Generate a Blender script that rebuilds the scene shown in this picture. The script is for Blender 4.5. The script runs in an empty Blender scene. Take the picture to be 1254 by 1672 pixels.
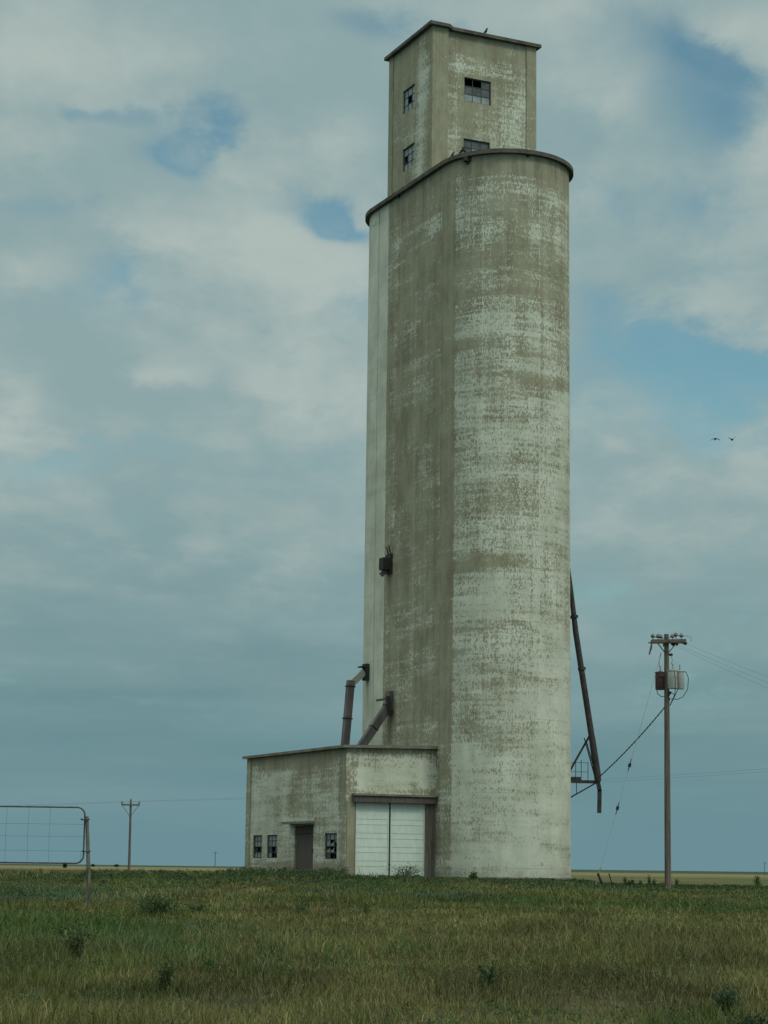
import bpy, bmesh, math, random
import numpy as np
from mathutils import Vector, Matrix

random.seed(7)
RNG = np.random.default_rng(11)
scene = bpy.context.scene
COL = scene.collection
rad = math.radians

# ------------------------------------------------------------------ camera
cam_data = bpy.data.cameras.new('camera')
cam = bpy.data.objects.new('camera', cam_data)
COL.objects.link(cam)
cam_data.sensor_fit = 'VERTICAL'
cam_data.sensor_height = 36.0
cam_data.lens = 3376.0 / 1672.0 * 36.0
cam_data.clip_start = 0.1
cam_data.clip_end = 60000
PITCH, ROLL, FPX = 0.1699, 0.0126, 3376.0
cam.matrix_world = Matrix.Rotation(math.pi / 2 + PITCH, 4, 'X') @ Matrix.Rotation(ROLL, 4, 'Z')
scene.camera = cam

# ------------------------------------------------------------------ node helper
class NT:
    def __init__(s, tree):
        s.t = tree
        s.n = tree.nodes
        s.l = tree.links
    def put(s, sock, v):
        if v is None: return
        if isinstance(v, bpy.types.NodeSocket): s.l.new(v, sock)
        elif sock.type == 'RGBA' and not isinstance(v, (int, float)): sock.default_value = (*v[:3], 1)
        else: sock.default_value = v
    def node(s, kind, **kw):
        n = s.n.new(kind)
        for k, v in kw.items(): setattr(n, k, v)
        return n
    def m(s, op, a, b=None, c=None, clamp=False):
        n = s.node('ShaderNodeMath', operation=op, use_clamp=clamp)
        for i, v in enumerate((a, b, c)): s.put(n.inputs[i], v)
        return n.outputs[0]
    def add(s, *v):
        r = v[0]
        for x in v[1:]: r = s.m('ADD', r, x)
        return r
    def mul(s, a, b): return s.m('MULTIPLY', a, b)
    def smooth(s, x, lo, hi, a=0.0, b=1.0):
        n = s.node('ShaderNodeMapRange', interpolation_type='SMOOTHSTEP')
        s.put(n.inputs[0], x)
        for i, v in zip((1, 2, 3, 4), (lo, hi, a, b)): n.inputs[i].default_value = v
        return n.outputs[0]
    def sep(s, v):
        n = s.node('ShaderNodeSeparateXYZ'); s.put(n.inputs[0], v); return n.outputs
    def comb(s, x, y, z=0.0):
        n = s.node('ShaderNodeCombineXYZ')
        for i, v in enumerate((x, y, z)): s.put(n.inputs[i], v)
        return n.outputs[0]
    def scale(s, v, sx, sy, sz=1.0, off=(0, 0, 0)):
        n = s.node('ShaderNodeMapping')
        s.put(n.inputs[0], v)
        n.inputs['Scale'].default_value = (sx, sy, sz)
        n.inputs['Location'].default_value = off
        return n.outputs[0]
    def noise(s, v, sc=1.0, detail=4.0, rough=0.55, dist=0.0):
        n = s.node('ShaderNodeTexNoise')
        s.put(n.inputs['Vector'], v)
        n.inputs['Scale'].default_value = sc
        n.inputs['Detail'].default_value = detail
        n.inputs['Roughness'].default_value = rough
        n.inputs['Distortion'].default_value = dist
        return n.outputs[0]
    def mix(s, f, a, b, blend='MIX'):
        n = s.node('ShaderNodeMix', data_type='RGBA', blend_type=blend)
        s.put(n.inputs[0], f); s.put(n.inputs[6], a); s.put(n.inputs[7], b)
        return n.outputs[2]
    def attr(s, name):
        return s.node('ShaderNodeAttribute', attribute_name=name).outputs

# ------------------------------------------------------------------ sky and light
SUN_DIR = Vector((0.72, -0.62, 1.15)).normalized()
SUN_EL = math.asin(SUN_DIR.z)
SUN_AZ = math.atan2(SUN_DIR.x, SUN_DIR.y)
world = bpy.data.worlds.new('World')
scene.world = world
world.use_nodes = True
w = NT(world.node_tree)
for nd in list(w.n): w.n.remove(nd)
sky = w.node('ShaderNodeTexSky', sky_type='NISHITA', sun_disc=False)
sky.sun_elevation = SUN_EL
sky.sun_rotation = SUN_AZ
sky.air_density = 1.0
sky.dust_density = 1.5
sky.ozone_density = 2.0
vec = w.node('ShaderNodeTexCoord').outputs['Generated']
sx, sy, sz = w.sep(vec)
el = w.m('MAXIMUM', sz, 0.0)
den = w.add(el, 0.16)
plane = w.comb(w.m('DIVIDE', sx, den), w.m('DIVIDE', sy, den), 0.0)
warp = w.noise(w.scale(plane, 1.3, 1.3, 1, (4.1, 2.2, 0)), 1.0, 3)
big = w.noise(w.scale(plane, 2.1, 1.7, 1, (0.35, 0.6, 0)), 1.0, 7, 0.52, 0.15)
mid = w.noise(w.scale(plane, 5.5, 3.4, 1, (7.3, 1.1, 0)), 1.0, 6, 0.55, 0.2)
# gaps of blue in the deck, each given by its direction (x/y, z/y) and size
ax = w.m('DIVIDE', sx, w.m('MAXIMUM', sy, 0.05))
az_ = w.m('DIVIDE', sz, w.m('MAXIMUM', sy, 0.05))
fine = w.noise(w.scale(plane, 13.0, 8.0, 1, (1.3, 5.1, 0)), 1.0, 6, 0.6, 0.2)
wob1 = w.add(w.mul(w.add(mid, -0.5), 0.11), w.mul(w.add(fine, -0.5), 0.03))
wob2 = w.add(w.mul(w.add(big, -0.5), 0.07), w.mul(w.add(fine, -0.5), 0.02))
axw = w.add(ax, wob1); azw = w.add(az_, wob2)
def gap(cx, cy, rx, ry, amt, tilt=0.0):
    dx = w.add(axw, -cx); dy = w.add(azw, -cy)
    dy = w.add(dy, w.mul(dx, tilt))
    q = w.add(w.m('POWER', w.m('ABSOLUTE', w.mul(dx, 1 / rx)), 2.0), w.m('POWER', w.m('ABSOLUTE', w.mul(dy, 1 / ry)), 2.0))
    return w.mul(w.m('EXPONENT', w.mul(q, -1.0)), amt)
def pxdir(px, py):
    X, Y = px - 627, py - 836
    c, s = math.cos(ROLL), math.sin(ROLL)
    X, Y = X * c + Y * s, -X * s + Y * c
    u = -Y / FPX
    x, y, z = X / FPX, math.cos(PITCH) - u * math.sin(PITCH), math.sin(PITCH) + u * math.cos(PITCH)
    return x / y, z / y
gaps = []
for px, py, rx, ry, amt, t in [(285, 225, 95, 48, .95, 0), (550, 365, 75, 45, .8, 0), (660, 45, 120, 45, .75, .1), (1080, 80, 130, 45, .5, .25), (1190, 110, 90, 40, .35, .2),
                               (1200, 215, 110, 90, .65, .3), (1010, 345, 60, 40, .5, .5), (1050, 555, 80, 90, .85, .3), (960, 470, 60, 60, .5, 0), (1180, 600, 90, 30, .5, .2), (1130, 340, 60, 40, .4, 0), (120, 470, 120, 70, .35, 0),
                               (1180, 700, 120, 60, .55, 0), (420, 560, 110, 40, .35, 0), (60, 330, 110, 30, .5, 0), (980, 980, 120, 60, .3, 0), (200, 170, 120, 22, .5, 0), (440, 300, 120, 50, .4, .3),
                               (90, 770, 150, 40, .35, 0), (560, 520, 60, 60, .3, 0), (150, 160, 50, 25, .5, 0), (1190, 430, 120, 140, .42, 0), (1150, 620, 160, 130, .45, 0), (1110, 130, 170, 110, .35, 0), (960, 640, 50, 120, .3, 0), (320, 240, 70, 50, .5, -.3), (580, 385, 60, 30, .5, .4), (190, 460, 60, 60, .35, 0), (60, 745, 120, 35, .3, 0)]:
    c = pxdir(px, py)
    gaps.append(gap(c[0], c[1], rx / FPX, ry / FPX, amt, t))
gsum = w.m('MINIMUM', w.mul(w.add(*gaps), 1.15), 1.05)
puffs = []
for px, py, rx, ry, amt in [(235, 375, 75, 32, .5), (325, 410, 60, 38, .6), (455, 400, 50, 40, .55), (540, 445, 70, 45, .7), (300, 605, 60, 35, .7), (25, 645, 75, 60, .85),
                            (95, 215, 80, 50, .35), (90, 90, 160, 60, .3), (420, 80, 150, 50, .3), (560, 215, 80, 60, .4), (985, 190, 60, 60, .55), (1150, 400, 110, 70, .4),
                            (990, 330, 50, 60, .45), (1180, 500, 90, 50, .45), (1010, 700, 90, 60, .4), (1220, 30, 70, 40, .4), (400, 880, 160, 40, .3), (60, 440, 70, 40, .4), (180, 700, 110, 40, .25),
                            (1060, 870, 130, 45, .3), (150, 880, 130, 40, .25), (520, 640, 80, 40, .35)]:
    c = pxdir(px, py)
    puffs.append(gap(c[0], c[1], rx / FPX, ry / FPX, amt))
psum = w.add(*puffs)
cover = w.add(w.mul(big, 1.5), w.mul(mid, 1.0), w.mul(fine, 0.7), -0.80)
cover = w.add(w.m('SUBTRACT', cover, gsum), w.mul(psum, 0.3))
cmask = w.smooth(cover, -0.50, 0.68)
# shading of the cloud deck: bright tops, grey undersides, greyer and bluer low down
bil = w.noise(w.scale(plane, 3.2, 2.2, 1, (2.7, 9.4, 0)), 1.0, 6, 0.5, 0.3)
bright = w.smooth(w.add(w.mul(bil, 0.6), w.mul(mid, 0.3), w.mul(fine, 0.28), w.mul(psum, 0.22), -0.135), 0.36, 0.68)
ccol = w.mix(bright, (0.262, 0.378, 0.390), (0.420, 0.500, 0.472))
low = w.smooth(w.add(az_, w.mul(w.add(big, -0.5), 0.11)), 0.05, 0.215)
band = w.noise(w.scale(w.comb(ax, az_, 0.0), 3.0, 26.0, 1, (1.0, 0.3, 0)), 1.0, 4, 0.5)
lcol = w.mix(w.smooth(band, 0.35, 0.68), (0.142, 0.264, 0.290), (0.200, 0.325, 0.338))
hz = w.smooth(az_, 0.0, 0.055)
lcol = w.mix(hz, (0.145, 0.268, 0.305), lcol)
ccol = w.mix(low, lcol, ccol)
# the deck is brighter towards the zenith (overcast sky), all of it out of frame
zen = w.smooth(sz, 0.42, 0.88, 1.0, 3.0)
zen = w.mul(zen, w.smooth(sy, 0.25, -0.55, 1.0, 1.45))     # plus brightness added behind the camera, unseen, to fill the left wall with light
ccol = w.mix(w.smooth(sz, 0.42, 0.8), ccol, (0.42, 0.455, 0.40))
vm = w.node('ShaderNodeVectorMath', operation='SCALE')
w.put(vm.inputs[0], ccol); w.put(vm.inputs['Scale'], zen)
ccol = vm.outputs[0]
bgsky = w.node('ShaderNodeBackground'); bgsky.inputs[1].default_value = 0.1
skc = w.mix(1.0, sky.outputs[0], (0.92, 1.22, 0.98), 'MULTIPLY')
w.put(bgsky.inputs[0], skc)
bgcl = w.node('ShaderNodeBackground'); bgcl.inputs[1].default_value = 1.0
w.put(bgcl.inputs[0], ccol)
mixs = w.node('ShaderNodeMixShader')
fac = w.m('MAXIMUM', cmask, w.smooth(az_, 0.18, 0.05, 0.0, 1.0))
w.put(mixs.inputs[0], fac)
w.l.new(bgsky.outputs[0], mixs.inputs[1]); w.l.new(bgcl.outputs[0], mixs.inputs[2])
out = w.node('ShaderNodeOutputWorld')
w.l.new(mixs.outputs[0], out.inputs[0])

sun_data = bpy.data.lights.new('sun', 'SUN')
sun_data.energy = 1.25
sun_data.angle = rad(14)
sun_data.color = (0.97, 1.0, 0.86)
sun = bpy.data.objects.new('sun', sun_data)
COL.objects.link(sun)
sun.rotation_euler = SUN_DIR.to_track_quat('Z', 'Y').to_euler()
sun.location = (30, -30, 60)

scene.view_settings.view_transform = 'Standard'
scene.view_settings.look = 'None'
scene.view_settings.exposure = 0.0
scene.view_settings.gamma = 1.0
scene.view_settings.use_curve_mapping = False

# ------------------------------------------------------------------ frame of the elevator
TH = 0.4357
R = 3.5
L = 8.805
C1 = Vector((6.169, 106.098, 0))
DV = Vector((-math.sin(TH), math.cos(TH), 0))
NV = Vector((math.cos(TH), math.sin(TH), 0))
G = -0.6                       # ground level at the tower
def T(a, b, z): return C1 + DV * a + NV * b + Vector((0, 0, z))
def at(px, py, depth):         # point seen at a pixel of the photograph at a given distance (surveying only)
    x, z = pxdir(px, py)
    return Vector((x * depth, depth, z * depth))

# ------------------------------------------------------------------ mesh helpers
def tag(o, label=None, cat=None, group=None, kind=None):
    if label: o['label'] = label
    if cat: o['category'] = cat
    if group: o['group'] = group
    if kind: o['kind'] = kind
    return o
def thing(name, loc, rz, label, cat, group=None):
    o = bpy.data.objects.new(name, None)
    COL.objects.link(o)
    o.empty_display_size = 0.3
    o.location = loc
    o.rotation_euler = (0, 0, rz)
    o['m'] = 0
    del o['m']
    MAT[o.name] = Matrix.Translation(loc) @ Matrix.Rotation(rz, 4, 'Z')
    return tag(o, label, cat, group)
MAT = {}
def link(name, bm, mats, parent=None, base=None, smooth=False, label=None):
    """one bmesh in world coordinates -> one object"""
    if parent is not None:
        M = MAT[parent.name]
    else:
        if base is None:
            vs = [v.co for v in bm.verts]
            lo = Vector([min(v[i] for v in vs) for i in range(3)]); hi = Vector([max(v[i] for v in vs) for i in range(3)])
            base = Vector(((lo.x + hi.x) / 2, (lo.y + hi.y) / 2, lo.z))
        M = Matrix.Translation(base)
    bm.transform(M.inverted())
    me = bpy.data.meshes.new(name)
    bm.to_mesh(me); bm.free()
    for mt in (mats if isinstance(mats, (list, tuple)) else [mats]): me.materials.append(mt)
    o = bpy.data.objects.new(name, me)
    COL.objects.link(o)
    if parent is not None:
        o.parent = parent
        MAT[o.name] = M
    else:
        o.location = base
        MAT[o.name] = M
    if smooth:
        for p in me.polygons: p.use_smooth = True
        try: me.set_sharp_from_angle(angle=rad(40))
        except Exception: pass
    if label: o['label'] = label
    return o
def new(): return bmesh.new()
def box(bm, c, ex, ey, ez, mi=0):
    """c centre, ex/ey/ez half-extent vectors"""
    c, ex, ey, ez = map(Vector, (c, ex, ey, ez))
    vs = [bm.verts.new(c + ex * i + ey * j + ez * k) for k in (-1, 1) for j in (-1, 1) for i in (-1, 1)]
    for f in ((0, 2, 3, 1), (4, 5, 7, 6), (0, 1, 5, 4), (2, 6, 7, 3), (0, 4, 6, 2), (1, 3, 7, 5)):
        fc = bm.faces.new([vs[i] for i in f]); fc.material_index = mi
    return vs
def lbox(bm, a0, a1, b0, b1, z0, z1, mi=0):
    """box in the elevator frame"""
    return box(bm, T((a0 + a1) / 2, (b0 + b1) / 2, (z0 + z1) / 2), NV * ((b1 - b0) / 2), DV * ((a1 - a0) / 2), Vector((0, 0, (z1 - z0) / 2)), mi)
def tube(bm, pts, r, seg=10, caps=True, mi=0):
    pts = [Vector(p) for p in pts]
    rs = r if isinstance(r, (list, tuple)) else [r] * len(pts)
    up = None; rings = []
    for i, p in enumerate(pts):
        t = (pts[min(i + 1, len(pts) - 1)] - pts[max(i - 1, 0)]).normalized()
        if up is None:
            up = Vector((0, 0, 1)) if abs(t.z) < 0.9 else Vector((0, 1, 0))
        x = t.cross(up).normalized(); up = x.cross(t).normalized()
        rings.append([bm.verts.new(p + (x * math.cos(k * 2 * math.pi / seg) + up * math.sin(k * 2 * math.pi / seg)) * rs[i]) for k in range(seg)])
    for A, B in zip(rings[:-1], rings[1:]):
        for k in range(seg):
            f = bm.faces.new((A[k], A[(k + 1) % seg], B[(k + 1) % seg], B[k])); f.material_index = mi
    if caps:
        f = bm.faces.new(rings[0][::-1]); f.material_index = mi
        f = bm.faces.new(rings[-1]); f.material_index = mi
def beam(bm, p, q, wd, ht, upv=(0, 0, 1), mi=0):
    p, q = Vector(p), Vector(q); t = (q - p); ln = t.length; t.normalize()
    x = t.cross(Vector(upv)).normalized(); u = x.cross(t).normalized()
    box(bm, (p + q) / 2, x * (wd / 2), t * (ln / 2), u * (ht / 2), mi)
def prism(bm, poly, z0, z1, mi=0):
    """poly of (a, b) in the elevator frame"""
    lo = [bm.verts.new(T(a, b, z0)) for a, b in poly]; hi = [bm.verts.new(T(a, b, z1)) for a, b in poly]
    fs = [bm.faces.new(lo), bm.faces.new(hi)]
    n = len(poly)
    for i in range(n): fs.append(bm.faces.new((lo[i], lo[(i + 1) % n], hi[(i + 1) % n], hi[i])))
    for f in fs: f.material_index = mi
    bmesh.ops.recalc_face_normals(bm, faces=fs)
def wallgrid(bm, P0, U, length, z0, z1, holes, N, t, wear, uoff=0.0, cell=0.5, inner=True, ends=(True, True)):
    """wall panel with real openings: outer grid, reveals, inner face, end caps; uv in metres and a wear value per vertex"""
    uv = bm.loops.layers.uv.verify()
    wl = bm.verts.layers.float.get('wear') or bm.verts.layers.float.new('wear')
    P0, U, N = Vector(P0), Vector(U), Vector(N)
    def cuts(lo, hi, extra):
        c = set([lo, hi]) | {e for e in extra if lo < e < hi}
        k = int(math.ceil((hi - lo) / cell))
        for i in range(1, k):
            v = lo + (hi - lo) * i / k
            if all(abs(v - e) > 0.12 for e in c): c.add(v)
        return sorted(c)
    us = cuts(0, length, [h[0] for h in holes] + [h[1] for h in holes])
    zs = cuts(z0, z1, [h[2] for h in holes] + [h[3] for h in holes])
    def inh(u, z): return any(h[0] < u < h[1] and h[2] < z < h[3] for h in holes)
    def pt(u, z, dep): return P0 + U * u + Vector((0, 0, z)) - N * dep
    for dep in ((0, t) if inner else (0,)):
        vv = {}
        for i, u in enumerate(us):
            for j, z in enumerate(zs):
                v = bm.verts.new(pt(u, z, dep)); v[wl] = wear(u, z); vv[i, j] = (v, u, z)
        for i in range(len(us) - 1):
            for j in range(len(zs) - 1):
                if inh((us[i] + us[i + 1]) / 2, (zs[j] + zs[j + 1]) / 2): continue
                q = [vv[i, j], vv[i + 1, j], vv[i + 1, j + 1], vv[i, j + 1]]
                f = bm.faces.new([x[0] for x in q]); f.material_index = 0
                for lp, x in zip(f.loops, q): lp[uv].uv = (x[1] + uoff, x[2])
                if (f.normal if f.normal.length else 0) is not None:
                    f.normal_update()
                    if f.normal.dot(N) * (1 if dep == 0 else -1) < 0: f.normal_flip()
    def strip(p, q, za, zb, wv):
        vs = [bm.verts.new(x) for x in (pt(p[0], za, 0), pt(q[0], zb, 0), pt(q[0], zb, t), pt(p[0], za, t))]
        f = bm.faces.new(vs)
        for v in vs: v[wl] = wv
        for lp, x in zip(f.loops, ((p[0], za), (q[0], zb), (q[0] + t, zb), (p[0] + t, za))): lp[uv].uv = (x[0] + uoff, x[1])
    for h in holes:
        u0, u1, a, b = h
        strip((u0,), (u0,), a, b, .25); strip((u1,), (u1,), a, b, .25)
        strip((u0,), (u1,), b, b, .25); strip((u0,), (u1,), a, a, .25)
    if ends[0]: strip((0,), (0,), z0, z1, wear(0, (z0 + z1) / 2))
    if ends[1]: strip((length,), (length,), z0, z1, wear(length, (z0 + z1) / 2))
    strip((0,), (length,), z1, z1, .3)

# ------------------------------------------------------------------ materials
def mat(name, build):
    m = bpy.data.materials.new(name); m.use_nodes = True
    t = NT(m.node_tree)
    b = t.n['Principled BSDF']
    build(t, b)
    return m
def set_(b, t, col=None, rough=None, metal=None, spec=None):
    if col is not None: t.put(b.inputs['Base Color'], col)
    if rough is not None: t.put(b.inputs['Roughness'], rough)
    if metal is not None: t.put(b.inputs['Metallic'], metal)
    if spec is not None: t.put(b.inputs['Specular IOR Level'], spec)
def bump(t, b, h, strength, dist=0.02):
    n = t.node('ShaderNodeBump')
    n.inputs['Strength'].default_value = strength; n.inputs['Distance'].default_value = dist
    t.put(n.inputs['Height'], h); t.l.new(n.outputs[0], b.inputs['Normal'])
def painted_concrete(t, b):
    uv = t.node('ShaderNodeTexCoord').outputs['UV']
    wear = t.attr('wear')[2]
    u, v, _ = t.sep(uv)
    large = t.noise(t.scale(uv, 0.30, 0.20), 1, 5, .6)
    streak = t.noise(t.scale(uv, 5.0, 0.35), 1, 4, .6)
    streak2 = t.noise(t.scale(uv, 1.5, 0.07, 1, (3.3, 8, 0)), 1, 3, .55)
    course = t.noise(t.scale(uv, 0.26, 1.5, 1, (5.5, 1.7, 0)), 1, 5, .62)
    fleck = t.noise(t.scale(uv, 10.5, 4.2, 1, (1.5, 2.5, 0)), 1, 6, .74, .2)
    fleck2 = t.noise(t.scale(uv, 24.0, 9.0, 1, (9.5, 2.5, 0)), 1, 4, .65)
    # every pour of the slip form weathered differently: courses cut by a few upright joints
    vw = t.add(v, t.mul(t.add(streak, -.5), .22))
    wn = t.node('ShaderNodeTexWhiteNoise', noise_dimensions='2D')
    t.put(wn.inputs['Vector'], t.comb(t.m('FLOOR', t.mul(t.add(u, .35), 1 / 3.05)), t.m('FLOOR', t.mul(vw, 1 / 1.22))))
    wn2 = t.node('ShaderNodeTexWhiteNoise', noise_dimensions='2D')
    t.put(wn2.inputs['Vector'], t.comb(t.m('FLOOR', t.mul(t.add(u, 50.9), 1 / 1.52)), t.m('FLOOR', t.mul(t.add(vw, .3), 1 / 2.44))))
    pour = t.add(t.mul(t.add(wn.outputs[0], -.5), .20), t.mul(t.add(wn2.outputs[0], -.5), .12))
    s = t.add(wear, pour, t.mul(t.add(large, -.5), .38), t.mul(t.add(streak, -.5), .50), t.mul(t.add(streak2, -.5), .40),
              t.mul(t.add(course, -.5), .60), t.mul(t.add(t.noise(t.scale(uv, .45, 5.2, 1, (15, 3, 0)), 1, 4, .6), -.5), .70), t.mul(t.add(fleck, -.5), 1.8), t.mul(t.add(fleck2, -.5), 1.3))
    upj = t.m('PINGPONG', t.add(u, .35, t.mul(t.add(fleck, -.5), .03)), 3.05 / 2)
    s = t.add(s, t.mul(t.smooth(upj, .05, .0), t.smooth(course, .3, .6, 0, .22)))
    paint = t.mul(t.smooth(s, .40, .64), t.smooth(t.add(large, t.mul(t.add(course, -.5), .6)), .25, .6, .62, 1.0))
    # thin plank marks of the slip form
    plank = t.noise(t.scale(uv, 9.0, 0.05, 1, (2, 2, 0)), 1, 3, .5)
    plank2 = t.noise(t.scale(uv, 2.2, 0.03, 1, (22, 2, 0)), 1, 3, .5)
    tone = t.noise(t.scale(uv, .6, .45, 1, (2, 7, 0)), 1, 6, .65)
    grey = t.mix(t.smooth(tone, .3, .7), (.180, .165, .110), (.275, .256, .178))
    grey = t.mix(t.smooth(plank, .4, .62, .0, .2), grey, (.17, .157, .10))
    bloom = t.noise(t.scale(uv, 1.1, .55, 1, (31, 12, 0)), 1, 6, .68)
    grey = t.mix(t.smooth(bloom, .42, .72, 0, .55), grey, (.30, .315, .235))
    grey = t.mix(t.smooth(plank2, .45, .66, 0, .3), grey, (.33, .335, .25))
    stain = t.smooth(t.noise(t.scale(uv, .9, .16, 1, (11, 4, 0)), 1, 5, .6), .52, .74)
    grey = t.mix(t.mul(stain, .45), grey, (.135, .118, .08))
    white = t.mix(t.smooth(t.noise(t.scale(uv, .8, .5, 1, (4, 4, 0)), 1, 6, .65), .3, .7), (.415, .44, .36), (.55, .565, .485))
    white = t.mix(t.smooth(streak, .48, .72, 0, .3), white, (.345, .355, .28))
    col = t.mix(paint, grey, white)
    run_shade = t.mul(t.attr('stain')[2], t.smooth(t.add(t.mul(streak, .6), t.mul(fleck, .4)), .38, .56, .45, 1.0))  # water runs, plus shade painted below the hoods and wall box
    col = t.mix(run_shade, col, (.075, .065, .05))
    dirt = t.smooth(v, 0.25, -0.6)
    dirt = t.mul(dirt, t.smooth(t.noise(t.scale(uv, 1.2, .6), 1, 4), .3, .6))
    col = t.mix(t.mul(dirt, .7), col, (.20, .195, .16))
    # hairline joint every lift
    lift = t.m('PINGPONG', t.add(v, t.mul(t.add(fleck, -.5), .05)), 1.83)
    joint = t.mul(t.smooth(lift, .035, .0), t.smooth(large, .42, .6))
    col = t.mix(t.mul(joint, .35), col, (.14, .13, .1))
    set_(b, t, col, .9, 0, .2)
    bump(t, b, t.add(t.mul(paint, .35), t.mul(fleck2, .5), t.mul(plank, .5)), .35, .015)
M_CONC = mat('painted_concrete', painted_concrete)
def plain(name, c0, c1, rough=.7, sc=3.0, metal=0.0, stretch=(1, 1, 1), bmp=.2, spec=.3, detail=6):
    def f(t, b):
        o = t.node('ShaderNodeTexCoord').outputs['Object']
        n = t.noise(t.scale(o, *stretch), sc, detail, .62)
        set_(b, t, t.mix(t.smooth(n, .3, .7), c0, c1), rough, metal, spec)
        if bmp: bump(t, b, n, bmp, .01)
    return mat(name, f)
M_SLAB = plain('slab_concrete', (.045, .042, .034), (.105, .098, .076), .9, 1.6)
M_SLABL = plain('roof_concrete', (.11, .105, .08), (.20, .19, .145), .9, 1.2)
M_STEEL = plain('dark_weathered_steel', (.018, .017, .018), (.045, .036, .036), .65, 2.5)
M_RUST = plain('rusty_sheet_steel', (.075, .068, .067), (.15, .13, .122), .7, 2.2, 0, (1, 1, .4))
M_GALV = plain('galvanised_sheet', (.28, .29, .25), (.36, .37, .33), .55, 2.2, .2)
M_BLACK = plain('black_wood', (.012, .01, .013), (.03, .026, .03), .8, 4)
M_BOARD = plain('weathered_board', (.075, .065, .055), (.15, .135, .11), .85, 2.5, 0, (6, 6, .5), .5)
M_DOOR = plain('brown_plank_door', (.058, .047, .041), (.105, .088, .08), .85, 2.0, 0, (9, 9, .6), .5)
M_SASH = plain('steel_sash', (.03, .033, .032), (.06, .065, .06), .7, 6)
M_PALESASH = plain('pale_steel_sash', (.2, .22, .2), (.32, .34, .31), .7, 6)
M_POLE = plain('pole_timber', (.06, .048, .038), (.15, .122, .097), .9, 2.0, 0, (11, 11, .35), .8)
M_PIPE = plain('gate_pipe', (.035, .03, .025), (.09, .078, .062), .6, 5)
M_POST = plain('post_timber', (.045, .039, .032), (.15, .14, .115), .9, 3, 0, (5, 5, .8), .6)
M_CAN = plain('grey_transformer_paint', (.27, .29, .27), (.38, .40, .37), .45, 1.5)
M_RCAN = plain('rusty_transformer_paint', (.05, .026, .023), (.09, .042, .035), .75, 2.5)
M_WIRE = plain('wire', (.03, .03, .03), (.06, .06, .06), .6, 3, .0, (1, 1, 1), 0)
M_PORC = plain('porcelain', (.05, .04, .035), (.12, .1, .09), .3, 4)
M_GLAZE = plain('grey_porcelain', (.16, .17, .16), (.26, .27, .25), .3, 4)
M_BIRD = plain('dark_feathers', (.014, .014, .016), (.035, .034, .036), .8, 20)
M_LITTER = plain('pale_scrap', (.45, .46, .44), (.6, .6, .57), .6, 9)
def glassy(name, c0, c1):
    def f(t, b):
        o = t.node('ShaderNodeTexCoord').outputs['Object']
        n = t.noise(o, 1.7, 6, .65)
        set_(b, t, t.mix(t.smooth(n, .3, .7), c0, c1), t.smooth(n, .3, .7, .25, .6), 0, .5)
    return mat(name, f)
M_GLASS = glassy('dusty_glass', (.13, .165, .17), (.25, .29, .28))
M_GLASSD = glassy('dark_glass', (.032, .038, .04), (.075, .083, .083))
def door_paint(t, b):
    o = t.node('ShaderNodeTexCoord').outputs['Object']
    x, y, z = t.sep(o)
    n = t.noise(t.scale(o, 2, 2, 1), 2, 6, .6)
    st = t.noise(t.scale(o, 9, 9, .4), 1, 4, .6)
    c = t.mix(t.smooth(n, .3, .75), (.45, .525, .47), (.53, .595, .54))
    c = t.mix(t.smooth(st, .55, .75, 0, .25), c, (.42, .44, .38))
    low = t.mul(t.smooth(z, 1.5, .0), t.smooth(t.add(t.mul(n, .6), t.mul(st, .4)), .38, .62))
    c = t.mix(t.mul(low, .4), c, (.3, .3, .22))
    set_(b, t, c, .45, 0, .4)
M_GDOOR = mat('white_door_panels', door_paint)

def fields(t, b):
    p = t.node('ShaderNodeNewGeometry').outputs['Position']
    x, y, z = t.sep(p)
    n1 = t.noise(t.scale(p, .09, .05), 1, 6, .6)
    n2 = t.noise(t.scale(p, 1.6, 1.2), 1, 6, .7)
    n3 = t.noise(t.scale(p, .012, .004, 1, (3, 3, 0)), 1, 4, .6)
    near = t.mix(t.smooth(n1, .35, .65), (.03, .037, .016), (.06, .055, .026))
    near = t.mix(t.smooth(n2, .4, .7), near, (.022, .019, .012))
    mid = t.mix(t.smooth(n3, .38, .62), (.058, .066, .026), (.10, .093, .038))
    mid = t.mix(t.smooth(t.noise(t.scale(p, .05, .02), 1, 5, .65), .45, .65, 0, .7), mid, (.042, .058, .026))
    mid = t.mix(t.smooth(n2, .5, .8, 0, .35), mid, (.04, .045, .02))
    far = t.mix(t.smooth(t.noise(t.scale(p, .0006, .0012), 1, 3), .4, .6), (.026, .045, .03), (.045, .06, .034))
    ang = t.m('DIVIDE', x, y)
    yb = t.add(t.smooth(ang, -.07, .06, 330.0, 118.0), t.mul(t.add(n1, -.5), 60))
    c = t.mix(t.smooth(t.m('SUBTRACT', y, yb), -12, 25), near, mid)
    fb = t.smooth(ang, -.07, .1, 650.0, 2100.0)
    c = t.mix(t.mul(t.smooth(t.m('DIVIDE', y, fb), .38, .6), .8), c, (.15, .13, .06))
    c = t.mix(t.smooth(t.m('DIVIDE', y, fb), .85, 1.1), c, far)
    set_(b, t, c, .95, 0, .1)
    bump(t, b, n2, .8, .12)
M_FIELD = mat('prairie_soil_and_grass', fields)
def blades(name, rough=.6, trans=.25):
    def f(t, b):
        c = t.attr('tint')[0]
        set_(b, t, c, rough, 0, .2)
        tr = t.node('ShaderNodeBsdfTranslucent'); t.put(tr.inputs[0], c)
        mx = t.node('ShaderNodeMixShader'); mx.inputs[0].default_value = trans
        t.l.new(b.outputs[0], mx.inputs[1]); t.l.new(tr.outputs[0], mx.inputs[2])
        t.l.new(mx.outputs[0], t.n['Material Output'].inputs[0])
    return mat(name, f)
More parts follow.
